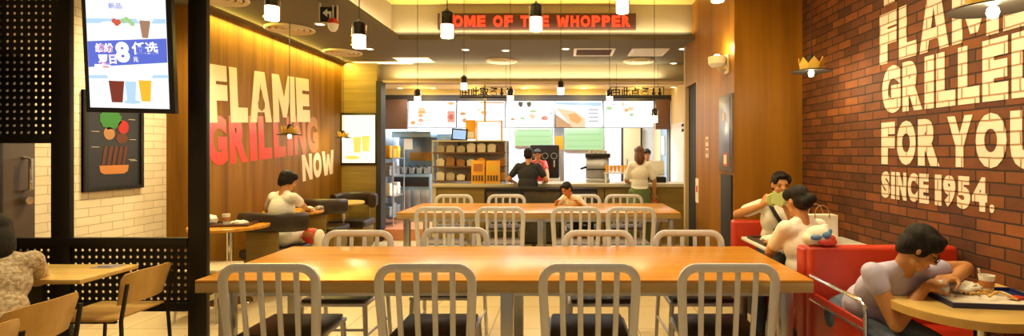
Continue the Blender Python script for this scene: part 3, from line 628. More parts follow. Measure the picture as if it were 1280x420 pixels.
# ------------------------------------------------------------------ counter and kitchen
t = thing('service_counter', 'long olive wood service counter with stone top', 'counter', (-.08, 8.0, 0))
B().box(-1.95, 1.98, .02, .6, 0, .90).obj('counter_body', M_OLIVEWOOD, t); B().box(-1.99, 2.0, -.03, .64, .90, .955, .005).obj('worktop', M_STONE, t); B().box(-1.99, -1.93, -.01, .6, 0, .9).obj('end_panel', M_STONE, t)
for x in (-1.1, -.2, .7, 1.3): B().box(x-.006, x+.006, .015, .022, .02, .88).obj('panel_joint', M_BLACKMATT, t)
t = thing('low_glass_barrier', 'low black framed glass barrier standing before the counter', 'barrier', (-.355, 7.53, 0))
b = B()
for a in (-.825, -.28, .28, .81): b.box(a, a+.025, -.02, .02, 0, .9)
b.box(-.825, .835, -.025, .025, .87, .92, .004).box(-.8, .81, -.015, .015, .1, .13).obj('frame', M_BLACK, t)
B().box(-.8, .81, -.004, .004, .13, .87).obj('glass_pane', M_TINT, t)
for i, (a, c) in enumerate(((W(511, 126, 67.4), W(571, 160, 67.4)), (W(572, 126, 67.4), W(632, 160, 67.4)), (W(633, 126, 67.4), W(693, 160, 67.4)), (W(694, 126, 67.4), W(753, 160, 67.4)), (W(754, 126, 67.4), W(817, 160, 67.4)))):
    t = thing('menu_board', 'lit landscape menu board above the counter, '+['leftmost', 'second from left', 'middle one with the black emblem', 'fourth from left, showing a large burger picture', 'rightmost'][i], 'menu board', ((a.x+c.x)/2, 9.46, (a.z+c.z)/2), group='lit menu boards')
    w2, h2 = (c.x-a.x)/2, (a.z-c.z)/2
    B().box(-w2, w2, 0, .05, -h2, h2, .003).obj('casing', M_BLACK, t); B().box(-w2+.01, w2-.01, -.004, .001, -h2+.01, h2-.01).obj('screen_panel', M_MENU, t)
    rnd = random.Random(31+i)
    def pic(pts, m, l=.008): B().prism(pts, (0, -.001, 0), (1, 0, 0), (0, 0, 1), l, .003).obj('menu_picture', M_MENUSHADE[m], t)
    if i == 3:
        pic([(-w2+.01, -.0), (-w2+.01, -h2+.01), (-.08, -h2+.01)], 7, .006); pic([(-w2+.01, .12), (-.1, .06), (.12, -.08), (.12, -h2+.01), (-.12, -h2+.01)], 5, .007)
        pic([(-.2, 0), (-.05, .02), (.06, -.1), (-.02, -.18), (-.15, -.12)], 1); pic([(-w2+.01, .22), (w2-.02, .22), (w2-.02, .15), (-w2+.01, .18)], 6); 
        for k in range(4): pic([(.18, .1-.07*k), (.36, .1-.07*k), (.36, .07-.07*k), (.18, .07-.07*k)], 3)
    else:
        for k in range(15):
            x, z = rnd.uniform(-w2+.08, w2-.08), rnd.uniform(-h2+.05, h2-.05)
            if k % 3 == 0: pic(ellpts(x, z, rnd.uniform(.03, .07), rnd.uniform(.02, .045), 12), rnd.choice((0, 1, 5, 7, 2)), .006+k*.0005)
            else: l_ = rnd.uniform(.05, .12); l_ = min(l_, w2-.02-x); pic([(x, z), (x+l_, z), (x+l_, z+.012), (x, z+.012)], rnd.choice((3, 0, 5, 4)), .006+k*.0005)
    if i == 0: pic([(.28, -.15), (.42, -.15), (.42, .06), (.28, .06)], 0); pic(ellpts(.35, -.05, .04, .05), 4, .010); pic([(-.28, .0), (-.1, .0), (-.14, .12), (-.24, .13)], 5); pic(ellpts(-.19, .04, .06, .02), 1, .010)
    if i == 1: pic([(-.02, h2-.02), (w2-.02, h2-.02), (w2-.02, h2-.05), (-.02, h2-.05)], 7)
    if i == 2:
        b = B()
        for sx in (-1, 1): b.prism([(sx*.03-.10, .22), (sx*.10-.10, .235), (sx*.13-.10, .19), (sx*.09-.10, .13), (sx*.05-.10, .14)][::sx], (0, -.001, 0), (1, 0, 0), (0, 0, 1), .012, .003)
        b.obj('emblem', M_BLACKMATT, t)
tag(B().box(-3.36, -2.91, 9.44, 9.5, 1.87, 2.42, .003).obj('blank_menu_panel', M_BROWN), 'dark brown unlit panel left of the menu boards', 'panel')
tag(B().box(1.68, 1.95, 9.44, 9.5, 1.87, 2.42, .003).obj('blank_menu_panel', M_BROWN), 'narrow dark unlit panel right of the menu boards', 'panel')
# back wall of the kitchen
for (x0, x1, y0, y1, lab) in ((643, 690, 160, 182, 'green lit panel behind the drink machine, left of the steel pillar'), (706, 755, 158, 187, 'wide green lit panel over the coffee machine')):
    a, c = W(x0, y0, 57.5), W(x1, y1, 57.5); t = thing('green_backlit_panel', lab, 'panel', (0, 0, 0), group='green panels in the kitchen')
    B().box(a.x, c.x, 11.3, 11.34, c.z, a.z, .003).obj('lit_panel', M_GREENSCREEN, t); B().box(a.x-.02, c.x+.02, 11.33, 11.41, c.z-.02, a.z+.02).obj('frame', M_STEEL, t)
    for k in range(3): B().box(a.x+.05, c.x-.05, 11.294, 11.301, c.z+.06+k*.13, c.z+.09+k*.13).obj('print_line', M_MENUSHADE[2], t)
a, c = W(778, 158, 57.5), W(804, 228, 57.5)
t = thing('tall_beige_cupboard', 'tall beige cupboard with dark edges behind the counter', 'cupboard', (0, 0, 0))
B().box(a.x, c.x, 11.28, 11.395, .2, a.z, .004).obj('cupboard_body', M_BLACKMATT, t); B().box(a.x+.04, c.x-.04, 11.26, 11.282, .25, a.z-.03).obj('door', M_BEIGE, t); B().box(a.x+.1, a.x+.12, 11.24, 11.262, 1.1, 1.3).obj('handle', M_STEEL, t)
d = struct('door_3', B().box(1.90, 1.955, 9.55, 10.2, .18, 1.95, .004), M_KBLUE); B().box(1.885, 1.902, 9.7, 10.0, 1.4, 1.75).obj('door_pane', M_MENUSHADE[3] if False else M_TILE, d)
t = thing('steel_pillar', 'steel pillar with an orange notice behind the counter', 'pillar', (W(699, 160, 62).x, 10.3, 0))
B().box(-.1, .1, -.06, .06, .18, 2.6, .004).obj('pillar_post', M_STEEL, t); B().box(-.085, .085, -.068, -.058, 1.5, 1.76).obj('notice', M_YELLOW, t)['label'] = 'orange notice'
# fry station, racks
t = thing('fry_station', 'tall blue steel frying station with glass hood at left of kitchen', 'kitchen machine', (-2.85, 10.0, .18))
B().box(-.42, .32, -.35, .4, 0, .85, .01).obj('cabinet_body', M_KBLUE, t); B().box(-.42, .32, .1, .4, .85, 1.62, .01).obj('hood_back', M_KBLUE, t); B().box(-.42, .32, -.35, .4, 1.55, 1.66, .01).obj('hood', M_KBLUE, t)
B().box(-.40, .30, -.34, -.33, 1.15, 1.55).obj('glass_pane', M_GLASS, t); B().box(-.2, .24, .06, .1, 1.1, 1.26).obj('heat_lamp', M_YELLOW, t)['label'] = 'orange heat lamp strip'
B().box(-.18, -.02, -.36, -.35, 1.32, 1.52).obj('paper_note', M_PAPER, t)
for k in range(5):
    bk = B().box(-.38+k*.14, -.28+k*.14, -.3, .05, .86, .98, .005).obj('fry_basket', M_STEEL, t); B().tube([(-.33+k*.14, -.28, .97), (-.33+k*.14, -.46, 1.02)], .01, 8).obj('handle', M_BLACKMATT, bk)
for k in range(4): B().box(-.40+k*.18, -.24+k*.18, -.36, -.345, .05, .55, .004).obj('door', M_STEEL, t)
B().box(-.39, .29, -.365, -.348, .62, .80, .004).obj('control_panel', M_BLACKMATT, t)
t = thing('tall_fridge', 'tall blue grey steel fridge between frying station and shelves', 'fridge', (-2.32, 10.3, .18))
B().box(-.18, .18, -.3, .35, 0, 1.62, .01).obj('fridge_body', M_KBLUE, t); B().box(-.17, .17, -.325, -.3, .05, 1.58, .006).obj('door', M_KBLUE, t); B().box(-.14, -.12, -.36, -.325, .6, 1.3).obj('handle', M_CHROME, t)
t = thing('wire_storage_rack', 'steel wire rack of supplies by the kitchen entrance', 'rack', (-3.08, 9.0, .18))
b = B()
for a in (-.16, .16):
    for c in (-.3, .3): b.cyl((a, c, 0), (a, c, 1.35), .012, n=8)
b.obj('rack_posts', M_STEEL, t)
for z in (.15, .5, .85, 1.15): 
    b = B().box(-.17, .17, -.31, .31, z, z+.018); b.obj('shelf', M_STEEL, t)
rk = [(0, .15, M_KBLUE), (0, .5, M_PAPER), (0, .85, M_STEEL), (-.02, 1.15, M_YELLOW)]
for j, (xx, z, m) in enumerate(rk):
    for i2, yy in enumerate((-.2, 0, .2)):
        o = B().box(-.1, .1, -.08, .08, 0, .16+.05*((i2+j) % 2), .008).box(-.105, .105, -.085, .085, .12, .14).obj('storage_tub', m); o.location = (-3.08, 9.0+yy, .18+z+.019)
        tag(o, 'supply tub on the kitchen rack, %s shelf, %s' % (['lowest', 'second', 'third', 'top'][j], ['front', 'middle', 'back'][i2]), 'tub', 'tubs on the kitchen rack')
# warming shelf on the counter
t = thing('warming_shelf', 'three tier food warming shelf standing on the left of counter', 'shelf', (-1.52, 8.32, .955))
wx = .58
b = B()
for a in (-wx, wx):
    for c in (-.16, .16): b.box(a-.015, a+.015, c-.015, c+.015, 0, .68)
b.obj('frame', M_STEEL, t)
for z in (.02, .25, .47, .66): B().box(-wx, wx, -.18, .18, z, z+.022).obj('shelf_board', M_STONE if z > .6 else M_BROWN, t)
B().box(-wx, wx, .165, .175, .03, .66).obj('back_panel', M_STONE, t)
for j, z in enumerate((.043, .273, .493)):
    for i2 in range(7):
        x = -wx+.1+i2*.165; rnd = random.Random(j*10+i2); m = rnd.choice((M_PAPER, M_YELLOW, M_STONE, M_BROWN, M_WHITE, M_BUN, M_PAPER, M_PTAN)); hgt = rnd.uniform(.07, .13)
        bb = B().prism([(-.06, 0), (.06, 0), (.068, hgt), (-.068, hgt)], (0, .06, 0), (1, 0, 0), (0, 0, 1), .12).prism([(-.05, hgt), (.05, hgt), (.03, hgt+.02), (-.03, hgt+.02)], (0, .05, 0), (1, 0, 0), (0, 0, 1), .10)
        o = bb.obj('food_carton', m); o.location = (-1.52+x, 8.28, .955+z); tag(o, 'food carton on the warming shelf, %s tier, number %s from left' % (['bottom', 'middle', 'upper'][j], ['one', 'two', 'three', 'four', 'five', 'six', 'seven'][i2]), 'carton', 'cartons on the warming shelf')
for i2, x in enumerate((-1.36, -1.13)):
    t = thing('yellow_bag_stand', ['left', 'right'][i2]+' one of two yellow printed cartons on the counter', 'carton', (x, 8.08, .955), group='yellow cartons on the counter')
    B().box(-.105, .105, -.06, .06, 0, .36, .006).obj('carton_body', M_YELLOW, t)
    for k in range(4): B().box(-.085+k*.045, -.055+k*.045, -.064, -.059, .04, .13).obj('print', M_BROWN, t)
    B().box(-.07, .07, -.064, -.059, .19, .31).obj('print', M_LAMPYEL if i2 else M_BUN, t)
p = W(606, 163, 76)
t = thing('order_display', 'bright order screen with orange side panel hanging from a pole', 'screen', (0, 8.42, 0))
a, c = W(595, 151, 76), W(628, 177, 76)
B().box(a.x, c.x, 0, .05, c.z, a.z, .004).obj('casing', M_YELLOW, t); B().box(a.x+.025, c.x-.025, -.006, .001, c.z+.02, a.z-.02).obj('screen_panel', M_YSCREEN, t)
a2 = W(582, 150, 76); B().box(a2.x, a.x-.01, 0, .05, c.z+.04, a2.z, .004).obj('side_panel', M_YELLOW, t); B().box(a2.x+.02, a.x-.03, -.006, .001, c.z+.06, c.z+.16).obj('side_notice', M_PAPER, t)
B().cyl((p.x, .02, a.z), (p.x, .02, 2.6), .02).obj('pole', M_TRIM, t)
p = W(574, 176, 76)
t = thing('register_monitor', 'small dark framed register monitor above the warming shelf', 'monitor', (p.x, 8.42, p.z))
B().box(-.13, .13, -.015, .015, 0, .20, .004, Matrix.Rotation(math.radians(4), 4, 'Y')).obj('casing', M_BLACK, t); B().box(-.105, .105, -.02, -.014, .028, .175, 0, Matrix.Rotation(math.radians(4), 4, 'Y')).obj('screen_panel', M_MENUSHADE[6], t)
B().cyl((0, 0, .01), (0, 0, -.2), .015).obj('stand', M_BLACK, t)
t = thing('drink_dispenser', 'black drink dispenser with chrome rings behind the counter', 'kitchen machine', (W(682, 200, 68).x, 9.4, .18))
B().box(-.26, .26, -.25, .25, 0, .8, .01).obj('base_cabinet', M_STEEL, t); B().box(-.27, .25, -.2, .25, .8, 1.4, .02).obj('dispenser_body', M_BLACK, t)
for x in (-.16, 0, .16):
    B().lathe([(.045, 0), (.06, 0), (.06, .02), (.045, .02), (.045, 0)], (0, 0, 0), 20, Matrix.Translation((x, -.22, 1.2)) @ Matrix.Rotation(PI/2, 4, 'X')).obj('ring', M_CHROME, t); B().cyl((x, -.22, 1.12), (x, -.22, 1.0), .014).obj('tap', M_CHROME, t)
t = thing('coffee_machine', 'dark coffee machine with cup shelves on the counter', 'kitchen machine', (W(746, 228, 74).x, 8.45, .955))
B().box(-.19, .19, -.14, .14, 0, .06, .006).box(-.19, .19, .02, .14, .06, .40, .006).obj('machine_body', M_STEEL, t); B().box(-.2, .2, -.15, .14, .40, .47, .01).obj('machine_top', M_BLACK, t)
B().box(-.18, .18, -.14, .1, .2, .22).obj('cup_shelf', M_BLACK, t); B().cyl((-.19, -.05, .25), (-.28, -.1, .22), .018).obj('handle', M_BLACK, t)
for k in range(4): B().cyl((-.12+k*.08, -.05, .47), (-.12+k*.08, -.05, .52), .025, .032).obj('cup', M_PAPER, t)
for k in range(6):
    x = W(759, 0, 78).x+k*.062; o = B().lathe([(0, 0), (.022, 0), (.030, .10), (.024, .10), (0, .09)]).obj('yellow_paper_cup', M_YELLOW); o.location = (x, 8.2, .955+.16+.02)
    tag(o, 'yellow paper cup on the stand, %s from the left' % ['first', 'second', 'third', 'fourth', 'fifth', 'sixth'][k], 'cup', 'yellow cups on the counter')
t = thing('cup_stand', 'pale stand carrying yellow paper cups on the counter', 'stand', (W(759, 0, 78).x+.155, 8.2, .955)); B().box(-.2, .2, -.06, .06, .15, .17, .003).obj('shelf', M_WHITE, t)
for a in (-.19, .17): B().box(a, a+.02, -.05, .05, 0, .15).obj('leg', M_WHITE, t)
for px, lab in ((801, 'white cash register directly before the woman at the counter'), (822, 'white cash register at the far right of counter')):
    t = thing('cash_register', lab, 'cash register', (W(px, 0, 76).x, 8.42, .955), group='white cash registers')
    B().box(-.12, .12, -.12, .12, 0, .09, .008).obj('register_base', M_BLACK, t); B().box(-.12, .12, .0, .04, .12, .36, .008, Matrix.Rotation(-.25, 4, 'X')).obj('register_screen', M_WHITE, t); B().cyl((0, .03, .08), (0, .03, .2), .03).obj('stand', M_WHITE, t)

# ------------------------------------------------------------------ lounge chairs and small tables along the left wood wall
def lounge_chair(loc, rz, label):
    t = thing('barrel_lounge_chair', label, 'lounge chair', loc, rz, 'dark lounge chairs along the wood wall')
    B().box(-.24, .24, -.18, .24, .04, .36, .01).obj('seat_base', M_OLIVEWOOD, t); B().box(-.27, .27, -.20, .27, .36, .46, .035).obj('seat_cushion', M_BLACKPAD, t)
    b = B(); b.tube([(-.29, .02, .72), (-.27, -.12, .73), (-.20, -.215, .74), (-.08, -.255, .745), (.08, -.255, .745), (.20, -.215, .74), (.27, -.12, .73), (.29, .02, .72)], 0, 16, w=.11, h=.20, up=(0, 0, 1)); b.obj('backrest', M_BLACKPAD, t)
    B().box(-.16, .16, -.245, -.215, .34, .68, .006).obj('back_support', M_OLIVEWOOD, t)
    for a in (-.2, .2):
        for c in (-.14, .2): B().cyl((a, c, 0), (a, c, .05), .015, n=8).obj('foot', M_BLACKMATT, t)
    return t
lounge_chair((-3.04, 5.38, 0), 0, 'dark lounge chair in which the woman in cream sits')
lounge_chair((-3.26, 6.88, 0), 0, 'dark rounded lounge chair in the middle, behind the woman\'s table')
lounge_chair((-3.15, 7.62, 0), PI, 'dark lounge chair nearest the far corner, under the lit poster')
def small_table(x, y, r, label, top):
    t = thing('round_cafe_table', label, 'table', (x, y, 0), group='small round tables on the left')
    B().lathe([(0, .75), (r-.005, .75), (r, .745), (r, .722), (r-.005, .72), (0, .72)], n=40).obj('tabletop', top, t)
    B().cyl((0, 0, .02), (0, 0, .72), .028).obj('pedestal', M_CHROME, t); B().lathe([(0, .025), (.19, .018), (.2, 0), (0, 0)]).obj('base', M_CHROME, t)
small_table(-3.22, 5.02-.1, .34, 'round cafe table with tray right of the black post', M_TABLE)
small_table(-3.24, 6.12, .33, 'round cafe table in front of the woman in cream', M_TABLE)
small_table(-3.13, 7.22, .29, 'round cafe table nearest the lit drinks poster', M_YTABLE)
# white stool behind the post
t = thing('cream_stool', 'cream seated low stool with metal legs beside the black post', 'stool', (-3.12, 4.5, 0))
B().box(-.19, .19, -.19, .19, .42, .455, .014).obj('seat', M_CREAMSEAT, t)
for a in (-1, 1):
    for c in (-1, 1): B().cyl((a*.15, c*.15, .42), (a*.18, c*.18, 0), .012, n=8).obj('leg', M_STEEL, t)
# things on those tables
def tray(name, loc, rz, wx, wy, mat, label):
    t = thing(name, label, 'tray', loc, rz); b = B().box(-wx, wx, -wy, wy, 0, .006)
    for (a, c, e, f_) in ((-wx-.012, -wx, -wy-.012, wy+.012), (wx, wx+.012, -wy-.012, wy+.012), (-wx, wx, -wy-.012, -wy), (-wx, wx, wy, wy+.012)): b.box(a, c, e, f_, 0, .022)
    b.obj('tray_body', mat, t); return t
def crumple(name, c, r, mat, label, cat, seed, grp=None):
    b = B(); rnd = random.Random(seed); bm = bmesh.new(); bmesh.ops.create_icosphere(bm, subdivisions=3, radius=1)
    for v in bm.verts:
        k = .8+.3*rnd.random(); v.co = Vector((v.co.x*r[0]*k, v.co.y*r[1]*k, max(-.7, v.co.z)*r[2]*k))
    zm = min(v.co.z for v in bm.verts)
    me = bpy.data.meshes.new(name); bm.to_mesh(me); bm.free(); o = link(name, me, mat, None, 20); o.location = (c[0], c[1], c[2]-zm); return tag(o, label, cat, grp)
tray('serving_tray', (-3.20, 4.90, .751), .2, .19, .13, M_DKTRAY, 'dark serving tray on the round table by the post')
def paper_cup(loc, mat, label, band, h_=.10, r=.035):
    t = thing('paper_cup', label, 'cup', loc); B().lathe([(0, 0), (r*.75, 0), (r, h_), (r*.93, h_), (r*.7, .01), (0, .01)]).obj('cup_body', mat, t); B().lathe([(r*.83, h_*.3), (r*.93, h_*.7)]).obj('cup_band', band, t) if False else B().lathe([(r*.835, h_*.3), (r*.945, h_*.7), (r*.955, h_*.7), (r*.845, h_*.3), (r*.835, h_*.3)]).obj('cup_band', band, t); return t
paper_cup((-3.24, 4.90, .758), M_PAPER, 'paper cup with orange band on the tray by the post', M_BUN)
crumple('crumpled_wrapper', (-3.40, 4.93, .758), (.055, .05, .05), M_PAPER, 'crumpled white wrapper left of the paper cup, by the post', 'wrapper', 3)
crumple('crumpled_wrapper', (-3.10, 4.88, .758), (.08, .05, .025), M_PAPER, 'flat crumpled napkin right of the paper cup, by the post', 'napkin', 4)
crumple('crumpled_wrapper', (-3.02, 6.02, .751), (.08, .06, .035), M_PAPER, 'crumpled white paper at the elbow of the woman in cream', 'wrapper', 5)
crumple('crumpled_wrapper', (-2.97, 6.2, .751), (.05, .05, .03), M_SPALE if False else M_LAVPAD, 'small bluish wrapper on the middle round table', 'wrapper', 6)

# ------------------------------------------------------------------ plywood chairs and table, bottom left
def ply_chair(loc, rz, label):
    t = thing('plywood_chair', label, 'chair', loc, rz, 'plywood chairs in the left corner')
    # faces local +y ; back at -y
    vs = []; fs = []; nu, nv = 9, 6; th = .011
    for layer in (0, 1):
        for j in range(nv):
            for i in range(nu):
                a = (i/(nu-1)-.5)*2; k = j/(nv-1); wd = .19*(1-.10*(k > .9))-.02*(1-k); z = .53+.20*k-(.012*abs(a)**4 if k > .9 else 0)
                vs.append((a*wd, -.20-.05*k-.045*(1-a*a)+(.0 if layer == 0 else -th), z))
    for layer in (0, 1):
        o_ = layer*nu*nv
        for j in range(nv-1):
            for i in range(nu-1): fs.append((o_+j*nu+i, o_+j*nu+i+1, o_+(j+1)*nu+i+1, o_+(j+1)*nu+i))
    N = nu*nv
    rim = [i for i in range(nu)]+[j*nu+nu-1 for j in range(1, nv)]+[(nv-1)*nu+i for i in range(nu-2, -1, -1)]+[j*nu for j in range(nv-2, 0, -1)]
    for k in range(len(rim)): a, c = rim[k], rim[(k+1) % len(rim)]; fs.append((a, c, c+N, a+N))
    B().add(vs, fs).obj('backrest', M_PLY, t)
    B().box(-.20, .20, -.20, .22, .440, .455, .006).obj('seat', M_PLY, t)
    for a in (-1, 1):
        B().tube([(a*.175, -.27, .66), (a*.178, -.235, .44), (a*.19, -.26, 0)], 0, 8, w=.024, h=.014, up=(0, 1, .01)).obj('leg', M_BLACK, t)
        B().tube([(a*.175, .17, .44), (a*.185, .20, 0)], 0, 8, w=.022, h=.014, up=(0, 1, .01)).obj('leg', M_BLACK, t)
        B().box(a*.17-.008, a*.17+.008, -.2, .18, .425, .44).obj('seat_rail', M_BLACK, t)
    return t
ply_chair((-2.88, 3.23, 0), PI/2, 'empty plywood chair with black legs facing the pale table')
ply_chair((-2.80, 2.50, 0), PI/2, 'plywood chair in which the woman in lace sits')
ply_chair((-2.66, 2.08, 0), PI/2, 'plywood chair at the bottom left corner of the picture')
t = thing('pale_wood_table', 'pale wood table beside the woman in lace', 'table', (-3.12, 3.0, 0))
B().box(-.42, .46, -.19, .20, .722, .75, .008).obj('tabletop', M_YTABLE, t); B().box(-.03, .03, -.03, .03, .02, .722).obj('pedestal', M_BLACK, t); B().box(-.25, .25, -.18, .18, 0, .02, .004).obj('base', M_BLACK, t)
tag(B().box(-2.86, -2.72, 3.08, 3.17, .7505, .7530, .001).box(-2.83, -2.75, 3.10, 3.15, .753, .758, .002).obj('folded_leaflet', M_LAVPAD), 'small bluish leaflet lying on the pale wood table', 'leaflet')

# ------------------------------------------------------------------ red booths on the right
def booth(loc, rz, label, x0, x1, ht=.90, th=.12):
    """seat faces local -y; local x0..x1"""
    t = thing('red_booth_bench', label, 'bench', loc, rz, 'red vinyl booth benches')
    B().box(x0, x1, 0, th, .12, ht, .025).obj('backrest', M_RED, t); B().box(x0+.02, x1, -.48, .0, .34, .46, .03).obj('seat_cushion', M_RED, t)
    B().box(x0+.05, x1, -.44, .0, .0, .34, .004).obj('seat_base', M_BLACKMATT, t)
    return t
t = booth((0, 2.97, 0), 0, 'nearest red booth bench, behind the woman in lilac', 1.43, 2.29, .90, .08)
B().box(1.44, 1.462, -.50, 0, .20, .63, .006).obj('side_panel', M_RED, t)
B().tube([(1.425, 0, .735), (1.425, -.50, .735), (1.425, -.53, .72), (1.425, -.545, .68), (1.425, -.545, .0)], .010, 8).tube([(1.425, 0, .60), (1.425, -.545, .60)], .008, 8).obj('arm_rail', M_CHROME, t)['label'] = 'chrome arm rail'
t = booth((3.72, 3.175, 0), PI, 'red booth bench where the girl in white sits', 1.43, 2.29, .88)
B().box(2.258, 2.28, -.48, 0, .20, .63, .006).obj('side_panel', M_RED, t)
B().tube([(2.29, 0, .70), (2.29, -.5, .70), (2.29, -.5, 0)], .010, 8).obj('arm_rail', M_CHROME, t)['label'] = 'chrome arm rail'
booth((0, 4.84, 0), 0, 'far red booth bench behind the man with the pale wrapper', 1.60, 2.29, .80)
t = thing('booth_table', 'pale booth table between the man and the girl', 'table', (1.88, 3.98, 0)); B().box(-.42, .42, -.27, .27, .722, .75, .012).obj('tabletop', M_WHITE, t); B().cyl((0, 0, .02), (0, 0, .722), .03).obj('pedestal', M_STEEL, t); B().box(-.22, .22, -.2, .2, 0, .02, .004).obj('base', M_STEEL, t)
t = thing('rounded_table', 'wooden table with rounded end and blue tray at the bottom right', 'table', (0, 0, 0))
pts = [(2.30, 2.08), (2.30, 2.74)]+[(1.84+.30*math.cos(a)*1.0, 2.41+.33*math.sin(a)) for a in [PI/2+PI*i/20 for i in range(21)]]
b = B(); b.prism(pts[::-1], (0, 0, .742), (1, 0, 0), (0, 1, 0), .008); b.obj('tabletop', M_YTABLE, t)
b = B(); b.prism(pts[::-1], (0, 0, .712), (1, 0, 0), (0, 1, 0), .030); b.obj('table_edge', M_PLY, t)
B().cyl((1.95, 2.40, .02), (1.95, 2.40, .712), .03).obj('pedestal', M_CHROME, t); B().lathe([(0, .025), (.21, .018), (.22, 0), (0, 0)], (1.95, 2.40, 0)).obj('base', M_CHROME, t)
TZ = .7505
tray('serving_tray', (1.985, 2.43, TZ), -.12, .215, .15, M_BLUETRAY, 'navy blue serving tray in front of the woman in lilac')
tz = TZ+.0065
o = B(); rnd = random.Random(9)
vs = []; nn = 12
for layer in (0, .0016):
    for j in range(nn):
        for i in range(nn): vs.append((-.19+.36*i/(nn-1), -.12+.24*j/(nn-1), .004*math.sin(i*1.1)*math.cos(j*.9)+.005+layer))
fs = []
for L in (0, nn*nn):
    for j in range(nn-1):
        for i in range(nn-1): fs.append((L+j*nn+i, L+j*nn+i+1, L+(j+1)*nn+i+1, L+(j+1)*nn+i))
tl = B().add(vs, fs).obj('tray_liner', M_PAPER); tl.location = (1.97, 2.42, tz); tl.rotation_euler.z = -.12; tag(tl, 'rumpled white paper liner covering the blue tray', 'paper')
crumple('crumpled_napkin', (1.80, 2.45, tz+.01), (.035, .03, .04), M_PAPER, 'crumpled white napkin at the left end of the blue tray', 'napkin', 11)
for i in range(16):
    rnd = random.Random(100+i); a = rnd.uniform(0, PI); c = Vector((1.97+rnd.uniform(-.08, .10), 2.42+rnd.uniform(-.05, .08), tz+.016+.006*(i % 4))); dv = Vector((math.cos(a)*.035, math.sin(a)*.035, rnd.uniform(-.004, .012)))
    o = B().tube([c-dv, c+Vector((0, 0, .002)), c+dv], 0, 8, w=.009, h=.009, up=(0, 0, 1)).obj('french_fry', M_FOODY)
    tag(o, 'golden french fry loose on the paper of the blue tray', 'french fry', 'loose fries on the blue tray')
crumple('burger_wrapper', (1.95, 2.50, tz+.01), (.08, .05, .03), M_CREAMSHIRT, 'cream burger wrapper in the middle of the blue tray', 'wrapper', 12)
paper_cup((2.06, 2.50, tz+.008), M_CREAMSHIRT, 'translucent beige cup standing on the blue tray', M_BUN, .085, .034)
B().cyl((2.05, 2.51, tz+.03), (2.02, 2.50, tz+.125), .004, n=8).obj('drinking_straw', M_PAPER); tag(bpy.data.objects['drinking_straw'], 'white straw leaning in the beige cup on blue tray', 'straw')
t = thing('ketchup_sachet', 'red ketchup sachet at the right of the blue tray', 'sachet', (2.10, 2.38, tz+.012), .4); B().box(-.035, .035, -.022, .022, 0, .008, .003).obj('sachet_body', M_REDPLASTIC, t); B().box(-.04, -.033, -.022, .022, .002, .005).obj('sachet_seal', M_PAPER, t)

# bags at the booth
t = thing('paper_carrier_bag', 'tall white paper carrier bag with twisted handles on booth table', 'bag', (1.95, 3.93, .751))
B().prism([(-.12, 0), (.12, 0), (.12, .22), (-.12, .22)], (0, .05, 0), (1, 0, 0), (0, 0, 1), .10).obj('bag_body', M_PAPER, t)
B().prism([(-.10, .04), (.10, .04), (.10, .18), (-.10, .18)], (0, -.0505, 0), (1, 0, 0), (0, 0, 1), .001).obj('bag_print', M_CREAMSHIRT, t)
for yy in (-.05, .05): B().tube([(-.055+0*yy, yy, .20)]+[(-.055+.055-.055*math.cos(a)*1, yy, .22+.075*math.sin(a)) for a in [PI*i/10 for i in range(11)]]+[(.055, yy, .20)], .004, 8).obj('bag_handle', M_PTAN, t)
t = thing('plastic_food_bag', 'white plastic bag with blue and red print on the booth back', 'bag', (1.50, 3.03, .902))
b = B().ell((0, 0, .055), (.075, .06, .06)).ell((.04, 0, .09), (.03, .02, .035)).ell((-.05, 0, .035), (.045, .05, .04)).ell((.06, 0, .03), (.05, .05, .035)); link('bag_body', remesh(b, .006), M_PAPER, t)
b = B().ell((-.035, -.045, .050), (.034, .022, .018)).ell((.02, -.045, .062), (.034, .022, .022)).ell((.05, -.04, .085), (.012, .014, .018)); link('blue_print', remesh(b, .005), M_PATCHBLUE, t)
b = B().ell((.03, -.048, .022), (.06, .022, .022)).ell((.055, -.045, .045), (.025, .018, .02)); link('red_print', remesh(b, .005), M_REDPLASTIC, t)

# ------------------------------------------------------------------ people
def ik(a, b, l1, l2, pole):
    a, b, pole = Vector(a), Vector(b), Vector(pole); d = b-a; L = d.length
    if L > (l1+l2)*.995: b = a+d.normalized()*(l1+l2)*.995; d = b-a; L = d.length
    x = (l1*l1-l2*l2+L*L)/(2*L); h_ = math.sqrt(max(0, l1*l1-x*x)); dn = d/L; pp = (pole-a); pp = pp-dn*pp.dot(dn); pp.normalize()
    return a+dn*x+pp*h_, b
def hand(b, wrist, fdir, palm, side, curl=.5, k=1.0):
    """fdir: finger direction, palm: palm normal (towards which fingers curl), side: thumb side (+/-) along fdir x palm"""
    f = Vector(fdir).normalized(); p = Vector(palm); p = (p-f*p.dot(f)).normalized(); s = f.cross(p)*side
    w_ = Vector(wrist)
    b.cap(w_, w_+f*.03*k, .024*k, .026*k)
    for off in (-.026, -.009, .009, .026): b.cap(w_+f*.02*k+s*off*.8*k, w_+f*.075*k+s*off*k, .015*k, .0115*k)
    Ls = (.060, .072, .078, .070); 
    for i, off in enumerate((-.030, -.010, .010, .030)):
        L = Ls[i]*k; c = w_+f*.080*k+s*off*k; ang = curl*.6; 
        for seg, r in ((.42, .0092), (.32, .0084), (.26, .0076)):
            dr = (f*math.cos(ang)+p*math.sin(ang)); n = c+dr*L*seg; b.cap(c, n, r*k, r*.93*k); c = n; ang += curl*.95
    c = w_+f*.022*k+s*.026*k; dr = (f*.55+s*.75+p*.25).normalized(); n = c+dr*.038*k; b.cap(c, n, .013*k, .010*k); dr = (f*.85+s*.25+p*(.2+.5*curl)).normalized(); n2 = n+dr*.03*k; b.cap(n, n2, .0098*k, .009*k); b.cap(n2, n2+(dr+p*.3).normalized()*.022*k, .009*k, .0075*k)

